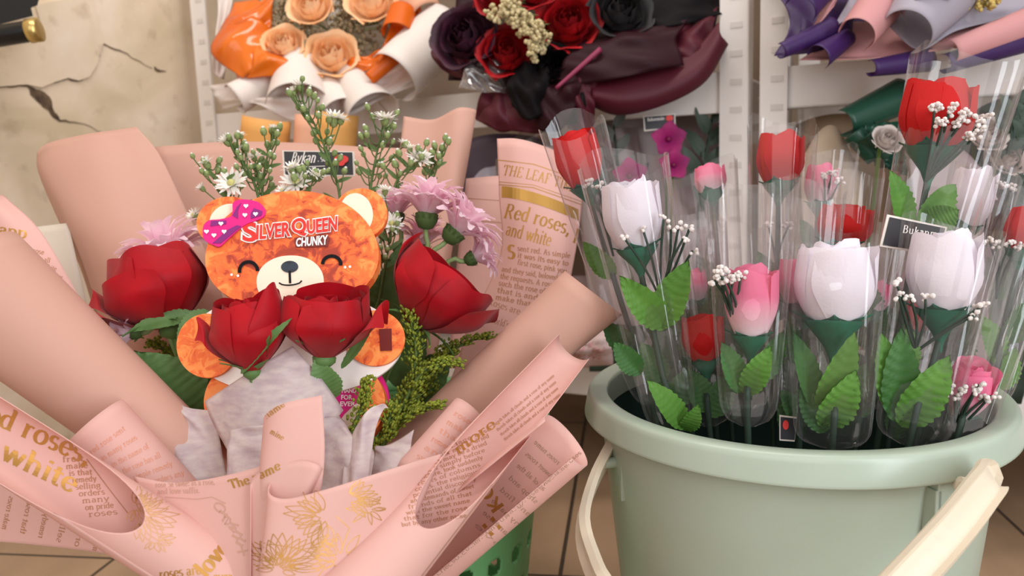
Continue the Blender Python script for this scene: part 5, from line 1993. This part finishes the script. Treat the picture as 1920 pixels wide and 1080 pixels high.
# ---------------- dark red bouquet
DB = P(1080, 40, 1.30)
dw = thing('bouquet_wrapping', 'black and burgundy paper wrapping of the dark red rose bouquet', 'wrapping paper', P(1080, 150, 1.22))
BUR = mat('burgundy_paper', (76, 6, 26), 0.6, transl=.06, bump=.05, bscale=40)
DBUR = mat('dark_burgundy_paper', (40, 6, 16), 0.6, spec=0.2, bump=.05, bscale=40)
BLKP = mat('black_paper', (12, 6, 9), 0.7, spec=0.15, bump=.1, bscale=50)
PLUM = mat('plum_cloth', (70, 26, 46), 0.6, var=(44, 20, 32), vscale=40)
for m, rows in (
    (DBUR, [[(840, 150, 1.16), (960, 150, 1.15), (1080, 130, 1.13), (1220, 120, 1.11), (1340, 60, 1.10)], [(850, 60, 1.20), (960, 60, 1.20), (1080, 50, 1.19), (1220, 40, 1.17), (1350, 10, 1.15)], [(860, -60, 1.26), (960, -60, 1.26), (1080, -60, 1.26), (1220, -60, 1.25), (1360, -60, 1.22)]]),
    (BUR, [[(826, 128, 1.13), (870, 150, 1.11), (930, 175, 1.10)], [(808, 98, 1.14), (860, 108, 1.12), (920, 110, 1.11)], [(835, 60, 1.17), (870, 70, 1.15), (920, 70, 1.15)]],),
    (BUR, [[(890, 222, 1.10), (930, 240, 1.08), (1000, 250, 1.07), (1050, 236, 1.08)], [(900, 180, 1.09), (950, 190, 1.07), (1000, 200, 1.06), (1060, 190, 1.07)], [(930, 130, 1.11), (970, 130, 1.10), (1020, 130, 1.09), (1070, 120, 1.10)]]),
    (BLKP, [[(960, 215, 1.075), (1000, 225, 1.05), (1050, 190, 1.05)], [(950, 160, 1.08), (1000, 160, 1.06), (1060, 140, 1.06)], [(970, 110, 1.10), (1020, 110, 1.09), (1070, 90, 1.09)]]),
    (BLKP, [[(1030, 235, 1.06), (1080, 232, 1.05), (1112, 240, 1.06)], [(1040, 180, 1.06), (1090, 170, 1.045), (1120, 160, 1.05)], [(1060, 110, 1.09), (1110, 100, 1.08), (1160, 90, 1.08)]]),
    (BUR, [[(1260, 130, 1.055), (1300, 124, 1.05), (1344, 100, 1.055)], [(1250, 80, 1.06), (1290, 70, 1.05), (1338, 52, 1.06)], [(1290, 40, 1.09), (1320, 30, 1.08), (1350, 10, 1.09)]]),
    (BLKP, [[(1150, 60, 1.08), (1250, 52, 1.06), (1366, 22, 1.07)], [(1160, 20, 1.10), (1260, 10, 1.08), (1350, 0, 1.09)], [(1180, -50, 1.13), (1260, -50, 1.12), (1330, -50, 1.12)]]),
    (DBUR, [[(1090, 160, 1.055), (1180, 150, 1.045), (1280, 130, 1.045)], [(1080, 100, 1.07), (1180, 95, 1.05), (1270, 70, 1.05)], [(1100, 60, 1.10), (1180, 60, 1.08), (1280, 40, 1.08)]]),
):
    Sheet(rows, nu=30, amp=.005, fq=1.3, seed=7).build('paper_sheet', m, dw)
# the big lower sheet at the right, its edge turned under
Sheet([[(1100, 150, 1.09), (1160, 170, 1.09), (1240, 150, 1.08), (1320, 110, 1.08), (1362, 60, 1.08)],
       [(1098, 186, 1.075), (1160, 208, 1.07), (1240, 190, 1.065), (1316, 150, 1.065), (1358, 86, 1.07)],
       [(1104, 196, 1.055), (1160, 214, 1.05), (1240, 197, 1.045), (1320, 154, 1.045), (1364, 84, 1.055)],
       [(1110, 180, 1.04), (1170, 184, 1.03), (1240, 168, 1.03), (1310, 128, 1.03), (1352, 66, 1.04)],
       [(1104, 150, 1.05), (1180, 130, 1.045), (1260, 116, 1.045), (1310, 84, 1.045), (1348, 40, 1.05)]], nu=40, nv=30, amp=.0015, fq=.8, seed=4).build('paper_sheet', BUR, dw)
Sheet([[(1040, 160, 1.05), (1130, 150, 1.02), (1210, 136, 1.02), (1284, 120, 1.03)], [(1060, 110, 1.05), (1130, 96, 1.03), (1200, 84, 1.03), (1270, 70, 1.04)], [(1100, 70, 1.07), (1160, 60, 1.05), (1220, 50, 1.05), (1290, 36, 1.06)]], nu=34, amp=.004, fq=1.4, seed=12).build('paper_sheet', DBUR, dw)
cone(dw, 'rolled_edge', mat('plum_edge', (132, 36, 70), .5), (1042, 166, 1.03), (1126, 92, 1.03), 3, 5, -80, 240)
for m, rows, sd in (
    (BUR, [[(892, 224, 1.09), (940, 246, 1.07), (1000, 236, 1.07)], [(920, 190, 1.08), (960, 196, 1.06), (1010, 190, 1.06)], [(950, 150, 1.09), (990, 150, 1.08), (1030, 140, 1.08)]], 21),
    (BLKP, [[(960, 200, 1.06), (990, 226, 1.04), (1030, 210, 1.05)], [(950, 160, 1.05), (990, 166, 1.03), (1030, 160, 1.04)], [(970, 120, 1.07), (1000, 116, 1.06), (1040, 116, 1.06)]], 22),
    (DBUR, [[(1010, 246, 1.05), (1050, 244, 1.035), (1080, 200, 1.04)], [(1010, 190, 1.045), (1050, 180, 1.03), (1090, 160, 1.035)], [(1030, 140, 1.06), (1060, 130, 1.05), (1100, 120, 1.05)]], 23),
    (BUR, [[(1064, 240, 1.06), (1100, 256, 1.05), (1116, 230, 1.055)], [(1060, 190, 1.05), (1090, 186, 1.035), (1116, 176, 1.045)], [(1070, 150, 1.05), (1100, 140, 1.04), (1130, 130, 1.05)]], 24),
    (BUR, [[(810, 96, 1.13), (850, 122, 1.11), (880, 160, 1.10)], [(836, 92, 1.12), (866, 104, 1.095), (900, 128, 1.09)], [(870, 96, 1.12), (890, 98, 1.10), (930, 100, 1.10)]], 25),
):
    Sheet(rows, nu=26, amp=.004, fq=1.5, seed=sd).build('paper_sheet', m, dw)
for rows in ([[(860, 166, 1.075), (900, 172, 1.07), (948, 176, 1.07)], [(872, 132, 1.08), (910, 138, 1.07), (950, 150, 1.075)], [(884, 112, 1.09), (916, 112, 1.08), (950, 118, 1.08)]],):
    Sheet(rows, nu=20, amp=.004, fq=1.5, seed=2).build('film_sheet', film('bouquet_film', (232, 226, 224), .12, .8, .12, .35), dw)
RR = mat('deep_red_petal', (176, 8, 20), 0.6, var=(120, 4, 14), vscale=30)
BR_ = mat('black_petal', (46, 42, 44), 0.7, var=(30, 28, 30), vscale=40)
for i, (x, y, r, lab) in enumerate(((935, -8, 44, 'deep red rose in the dark bouquet, upper left, cut by the top edge'), (1066, 42, 56, 'largest deep red rose, in the middle of the dark bouquet'), (950, 98, 50, 'deep red rose low in the left of the dark bouquet'), (1000, -20, 40, 'deep red rose mostly above the top edge, in the dark bouquet'))):
    bloom(lab, (x, y), 1.07, r, RR, 'deep red roses', (-.1, .25, .95), 60 + i, DB)
bloom('black rose at the right of the dark bouquet', (1164, 24), 1.06, 54, BR_, 'black roses', (.1, .3, .95), 70, DB)
bloom('plum cloth rose at the left of the dark bouquet', (872, 70), 1.09, 58, PLUM, 'plum cloth roses', (-.3, .2, .93), 71, DB)
bloom('black rose below the largest deep red rose', (1040, 130), 1.055, 44, BLKP, 'black roses', (0, .2, .95), 72, DB)
DRY2 = mat('dried_cream', (206, 190, 148), 0.9, var=(180, 162, 118), vscale=150)
cluster('cream dried baby\'s breath trailing down the dark bouquet', [(930, 24, 18), (962, 24, 24), (980, 46, 24), (1000, 60, 22), (1010, 84, 20), (1000, 104, 12), (1022, 72, 14), (960, 6, 16)], 1.035, DRY2, DB, 2, 90, .0036)

# ---------------- purple bouquet on the right rack
UB = P(1740, -20, 1.12)
uw = thing('bouquet_wrapping', 'purple, pink and grey paper wrapping of the bouquet on the upper right shelf', 'wrapping paper', P(1720, 104, 1.02))
PUR = mat('purple_paper', (56, 24, 82), 0.5, bump=.05, bscale=40, transl=.05)
DPK = mat('dull_pink_paper', (206, 146, 146), 0.6, bump=.05, bscale=40, transl=.1)
GRY = mat('grey_paper', (172, 164, 176), 0.6, bump=.05, bscale=40, transl=.15)
for m, rows in (
    (PUR, [[(1452, 104, .95), (1520, 100, .94), (1600, 80, .94)], [(1480, 40, .98), (1540, 30, .97), (1600, 20, .97)], [(1430, -40, 1.02), (1520, -40, 1.02), (1610, -40, 1.02)]]),
    (DPK, [[(1500, 76, .93), (1530, 50, .925), (1566, 10, .93)], [(1530, 40, .94), (1550, 10, .935), (1580, -20, .94)], [(1540, -20, .97), (1560, -40, .97), (1600, -60, .97)]]),
    (GRY, [[(1560, 52, .92), (1600, 30, .91), (1640, 6, .92)], [(1580, 20, .94), (1620, 0, .93), (1660, -20, .94)], [(1600, -30, .96), (1640, -40, .96), (1680, -60, .96)]]),
    (GRY, [[(1660, 40, .915), (1720, 94, .895), (1790, 60, .90), (1900, 30, .92)], [(1700, 10, .93), (1740, 40, .91), (1800, 20, .915), (1930, 6, .94)], [(1700, -40, .97), (1760, -30, .96), (1830, -40, .96), (1940, -40, .97)]]),
    (DPK, [[(1500, 112, .925), (1600, 112, .91), (1700, 104, .905), (1800, 90, .90), (1940, 60, .92)], [(1520, 96, .94), (1600, 94, .925), (1700, 84, .92), (1800, 66, .915), (1940, 36, .93)], [(1560, 40, .98), (1620, 40, .97), (1700, 30, .97), (1800, 20, .96), (1940, 0, .97)]]),
    (PUR, [[(1500, 60, .96), (1700, 60, .96), (1940, 30, .96)], [(1500, 0, 1.0), (1700, 0, 1.0), (1940, -20, 1.0)], [(1500, -60, 1.05), (1700, -60, 1.05), (1940, -60, 1.05)]]),
):
    Sheet(rows, nu=30, amp=.003, fq=1.1, seed=9).build('paper_sheet', m, uw)
cone(uw, 'paper_curl', PUR, (1462, 96, .91), (1560, 54, .93), 14, 22, -60, 170)
cone(uw, 'paper_curl', PUR, (1534, 108, .90), (1590, 70, .92), 24, 16, 0, 230)
cone(uw, 'paper_curl', DPK, (1606, 66, .885), (1650, 10, .92), 34, 40, -30, 210)
cone(uw, 'paper_curl', GRY, (1700, 60, .875), (1760, -20, .91), 46, 70, -50, 200)
cone(uw, 'paper_curl', GRY, (1740, 20, .87), (1720, -60, .90), 40, 60, 10, 200)
cone(uw, 'paper_curl', PUR, (1632, 128, .895), (1740, 112, .91), 15, 22, -60, 200)
cone(uw, 'paper_curl', DPK, (1780, 98, .88), (1930, 44, .90), 22, 30, -30, 180)
cone(uw, 'paper_curl', PUR, (1770, 120, .885), (1930, 74, .90), 18, 22, -60, 180)
cone(uw, 'paper_curl', PUR, (1500, 20, .92), (1560, -50, .95), 30, 30, 0, 200)
cluster('yellowish dried flowers at the top edge of the purple bouquet', [(1810, 2, 16), (1840, 0, 18), (1866, 0, 16), (1790, -8, 14)], .90, mat('dried_yellow', (206, 182, 108), .9, var=(180, 150, 80), vscale=150), UB, 3, 110, .003)

# ---------------- lower shelf
SH = 0.197


def shelf_pt(px, d):
    q = P(px, 540, d)
    q.z = SH
    return q


def fan(parent, name, m, bottom, d0, tops, amp=.004, seed=0, spread=.5):
    """a sheet rising from the shelf at pixel column 'bottom' to the pixel outline 'tops'"""
    n = len(tops)
    cb = shelf_pt(bottom, d0)
    top = [P(*q) for q in tops]
    r0 = [cb + RIGHT * (.06 * spread * (i / (n - 1) - .5) * 2) for i in range(n)]
    r1 = [blend(a, b, .5) + BACK * .015 for a, b in zip(r0, top)]
    Sheet([r0, r1, top], nu=28, nv=18, amp=amp, fq=1.1, seed=seed).build(name, m, parent)


PALEW = mat('pale_mauve_wrap', (184, 168, 168), 0.6, transl=.15, bump=.04, bscale=50)
lw_ = thing('bouquet_wrapping', 'pale mauve wrapping printed with grey leaves, on the lower shelf behind the roses', 'wrapping paper', shelf_pt(1225, 1.17))
fan(lw_, 'paper_sheet', PALEW, 1225, 1.20, [(1080, 262, 1.22), (1150, 222, 1.23), (1240, 216, 1.24), (1330, 222, 1.22), (1390, 260, 1.20)], seed=1)
Sheet([[(1110, 600, 1.14), (1180, 610, 1.12), (1240, 610, 1.12)], [(1090, 430, 1.13), (1150, 430, 1.11), (1215, 450, 1.13)], [(1092, 270, 1.16), (1140, 244, 1.15), (1196, 238, 1.17)]], nu=20, amp=.003).build('paper_sheet', PALEW, lw_)
s = Sheet([[(1200, 610, 1.15), (1280, 610, 1.13), (1350, 600, 1.15)], [(1190, 430, 1.16), (1270, 430, 1.14), (1356, 430, 1.15)], [(1180, 240, 1.19), (1270, 234, 1.18), (1352, 236, 1.18)]], nu=20, amp=.003)
s.build('paper_sheet', PALEW, lw_)
LFP = mat('grey_leaf_print', (92, 90, 88), 0.7)
mb = MB()


def leaf_print(mb, s, p, q, w):
    pts = []
    L = math.hypot(q[0] - p[0], q[1] - p[1])
    tx, ty = (q[0] - p[0]) / L, (q[1] - p[1]) / L
    prev = None
    for i in range(11):
        v = i / 10
        h = w / 2 * math.sin(math.pi * v ** .8)
        c = (p[0] + (q[0] - p[0]) * v, p[1] + (q[1] - p[1]) * v)
        a, b = s.hit(c[0] - ty * h, c[1] + tx * h, .001), s.hit(c[0] + ty * h, c[1] - tx * h, .001)
        if a and b and prev:
            k = len(mb.v)
            mb.v += [prev[0], prev[1], b, a]
            mb.face((k, k + 1, k + 2, k + 3))
        prev = (a, b) if a and b else None


GREENB = mat('dark_leaf', (54, 70, 56), 0.5, transl=.1)


def leafy(label, origin, stems, d, seed, m=None, group=None):
    """a sprig of long leaves: stems = (base px, tip px, leaf length px)"""
    rnd = random.Random(seed)
    t = thing('leaf_sprig', label, 'leaves', origin, group)
    st = MB()
    for (b, tp, ln) in stems:
        A, T = P(*b, d), P(*tp, d)
        st.path([origin, A, blend(A, T, .5) + BACK * .006, T], .0016, 5)
        ax = (T - A).normalized()
        for k in range(6):
            f = .15 + .8 * k / 5
            q = blend(A, T, f)
            sd = 1 if k % 2 else -1
            tip = q + (RIGHT * sd * .7 + ax * .9 + BACK * rnd.uniform(-.2, .3)).normalized() * ln / F * d * (1 - .35 * f)
            mb = MB()
            leaf(mb, q, tip, ln * .3 / F * d, BACK, .1, 1, .15, 0, seed + k, 14)
            mb.build('leaf', m or GREENB, t)
    st.build('stem', WIRE, t)


leafy('grey leafy sprig in the pale wrapping, left of the magenta orchids', shelf_pt(1200, 1.13), [((1165, 380), (1150, 232), 60), ((1140, 420), (1128, 310), 60), ((1180, 440), (1190, 330), 60)], 1.125, 1, mat('grey_leaf', (88, 90, 84), .6))
leafy('dark green sprig of long leaves beside the white post', shelf_pt(1300, 1.13), [((1310, 360), (1335, 222), 80), ((1330, 420), (1345, 300), 70)], 1.12, 2)
ORCH = mat('magenta_petal', (176, 30, 110), 0.6, var=(140, 20, 96), vscale=60, transl=.2)


def orchid(label, c, d, R, origin, seed):
    rnd = random.Random(seed)
    O = P(*c, d)
    t = thing('orchid', label, 'flower', O, 'magenta orchids')
    for k in range(5):
        a = math.radians(90 + 72 * k + rnd.uniform(-8, 8))
        dr = RIGHT * math.cos(a) + UP * math.sin(a) + BACK * .35
        mb = MB()
        leaf(mb, O, O + dr * R / F * d, R * .95 / F * d, BACK, .12, 1, .1, 0, k, 14)
        mb.build('petal', ORCH, t)
    mb = MB()
    mb.ball(O + BACK * .004, R * .16 / F * d, 8, 6)
    mb.build('lip', mat('orchid_lip', (120, 10, 70), .5), t)
    mb = MB()
    mb.path([O, O + UP * -.05 - BACK * .01, origin], .0015, 6)
    mb.build('stem', STEMM, t)


oo = shelf_pt(1250, 1.13)
orchid('magenta orchid just below the small shop card', (1252, 262), 1.10, 36, oo, 1)
orchid('magenta orchid at the left, low behind the leftmost sleeves', (1180, 330), 1.09, 36, oo, 2)
orchid('magenta orchid in the middle of the lower bouquet', (1262, 310), 1.09, 32, oo, 3)
orchid('magenta orchid lowest among the leaves', (1160, 372), 1.09, 26, oo, 4)
CB2, CN2 = P(1235, 230, 1.095), (BACK + UP * .1).normalized()


def card2(px, py, off=0.0):
    return on_plane(px, py, CB2, CN2) + CN2 * off


c2, cc2 = flat_card('shop_card', 'small dark shop card under the shelf edge, above the magenta orchids', [(1206, 218), (1266, 213), (1267, 240), (1208, 246)], card2, CARDW, CARDB, .07)
mb = MB()
o = ell(1255, 222, 7, 6, 0, 12)
mb.add([card2(a, b, .0012) for a, b in o], [tuple(range(12))[::-1]])
mb.build('card_flower_print', CARDR, cc2, smooth=False)
mb = MB()
write_on(mb, CardFace(.0012, card2), 'Bukanmain', (1214, 228), (1246, 225), 9, weight=.16)
mb.build('card_lettering', WHT, cc2)

# dark purple bouquet behind the pink one
pw = thing('bouquet_wrapping', 'dark purple wrapping on the lower shelf, in the gap left of the newsprint sheet', 'wrapping paper', shelf_pt(930, 1.25))
DPP = mat('dark_purple_wrap', (74, 56, 70), 0.5, bump=.1, bscale=40)
fan(pw, 'paper_sheet', DPP, 930, 1.27, [(850, 300, 1.26), (880, 262, 1.26), (940, 250, 1.25), (1010, 260, 1.24), (1060, 300, 1.22)], seed=3)
fan(pw, 'paper_sheet', GRY, 930, 1.22, [(872, 360, 1.19), (900, 320, 1.18), (930, 312, 1.18)], seed=4)
fan(pw, 'film_sheet', MATS['bouquet_film'], 960, 1.2, [(930, 300, 1.16), (985, 240, 1.15), (1050, 225, 1.15)], seed=6)
# yellow-orange paper behind the pink bouquet
yw = thing('bouquet_wrapping', 'yellow and peach wrapping standing on the lower shelf behind the pink bouquet', 'wrapping paper', shelf_pt(560, 1.33))
YEL = mat('yellow_paper', (238, 176, 98), 0.55, transl=.2)
cone(yw, 'yellow_sheet', YEL, (500, 222, 1.24), (470, 560, 1.30), 44, 50, -20, 200)
cone(yw, 'yellow_sheet', YEL, (632, 212, 1.24), (600, 560, 1.30), 40, 44, -10, 190)
cone(yw, 'peach_sheet', PEP, (580, 216, 1.23), (570, 560, 1.28), 26, 34, -10, 200)
fan(yw, 'yellow_sheet', YEL, 560, 1.34, [(450, 330, 1.3), (560, 320, 1.31), (650, 330, 1.3)], seed=8)

# brown paper bouquet with the green ribbon
kw = thing('bouquet_wrapping', 'brown wrapping with a dark green ribbon, on the lower right shelf', 'wrapping paper', shelf_pt(1570, 1.02))
BRN = mat('brown_kraft', (164, 138, 112), 0.7, bump=.05, bscale=60, transl=.05)
GRB = mat('green_ribbon', (34, 74, 58), 0.35, transl=.08)
fan(kw, 'paper_sheet', BRN, 1570, 1.05, [(1450, 260, 1.10), (1520, 222, 1.11), (1600, 214, 1.11), (1700, 236, 1.09)], seed=11)
fan(kw, 'paper_sheet', mat('beige_wrap', (190, 170, 148), .7, transl=.1), 1560, 1.0, [(1500, 300, .99), (1555, 236, .98), (1620, 320, .98)], seed=12)
cone(kw, 'ribbon_loop', GRB, (1580, 232, .95), (1690, 180, .97), 26, 34, -50, 170)
cone(kw, 'ribbon_loop', GRB, (1620, 246, .93), (1660, 290, .94), 24, 18, -30, 200)
cone(kw, 'ribbon_loop', GRB, (1640, 300, .935), (1600, 250, .94), 14, 20, -20, 190)
Sheet([[(1600, 240, .95), (1650, 230, .945), (1700, 226, .95)], [(1620, 280, .945), (1650, 290, .94), (1700, 290, .945)], [(1640, 310, .95), (1670, 318, .945), (1700, 330, .95)]], nu=16, amp=.004).build('ribbon_tail', GRB, kw)
# white flowers, far right
gw = thing('bouquet_wrapping', 'dark green wrapping at the far right of the lower shelf', 'wrapping paper', shelf_pt(1880, .93))
DGP = mat('dark_green_wrap', (44, 58, 48), 0.5, bump=.08, bscale=40)
fan(gw, 'paper_sheet', DGP, 1880, .95, [(1760, 260, .98), (1840, 200, .97), (1920, 176, .96), (2000, 190, .95)], seed=13)
fan(gw, 'paper_sheet', PALEW, 1800, .93, [(1700, 300, .93), (1780, 270, .92), (1850, 330, .91)], seed=14)
WFL = mat('dull_white_petal', (206, 194, 188), .7, transl=.15)
for i, (x, y, r, lab) in enumerate(((1850, 252, 34, 'dull white flower at the far right, behind the sprigs'), (1664, 262, 26, 'dull white flower beside the green ribbon'), (1890, 300, 30, 'dull white flower at the right edge, below the dark green wrapping'))):
    bloom(lab, (x, y), .90, r, WFL, 'dull white flowers', (0, .35, .9), 80 + i, shelf_pt(1860 if i != 1 else 1600, .93), 'flower', 'flower')
leafy('dark green leaves at the far right, behind the tall sleeve', shelf_pt(1890, .93), [((1880, 330), (1900, 190), 70), ((1910, 330), (1930, 210), 70)], .90, 5)
# pale pink printed bouquet lying on the lower shelf by the bucket
qw = thing('bouquet_wrapping', 'pale pink printed wrapping lying on the lower shelf, just left of the bucket', 'wrapping paper', shelf_pt(1090, 1.19))
s = Sheet([[(1030, 690, 1.16), (1090, 688, 1.15), (1150, 684, 1.14)], [(1040, 660, 1.13), (1090, 650, 1.12), (1150, 640, 1.11)], [(1060, 630, 1.15), (1100, 600, 1.16), (1160, 580, 1.15)]], nu=16, amp=.003)
s.build('paper_sheet', mat('pale_pink_wrap', (226, 200, 198), .6, transl=.15), qw)
mb = MB()
bloom_lines(mb, s, 1100, 660, 40, 10, 0, 330, 1, .6, 4)
mb.build('flower_print', mat('rose_print', (206, 150, 148), .6), qw)
fan(qw, 'paper_sheet', MATS['pale_pink_wrap'], 1080, 1.2, [(1000, 560, 1.22), (1060, 520, 1.22), (1150, 520, 1.2)], seed=17)
fan(qw, 'paper_sheet', GREENB, 1140, 1.17, [(1100, 560, 1.19), (1180, 500, 1.18), (1250, 540, 1.16)], seed=18)
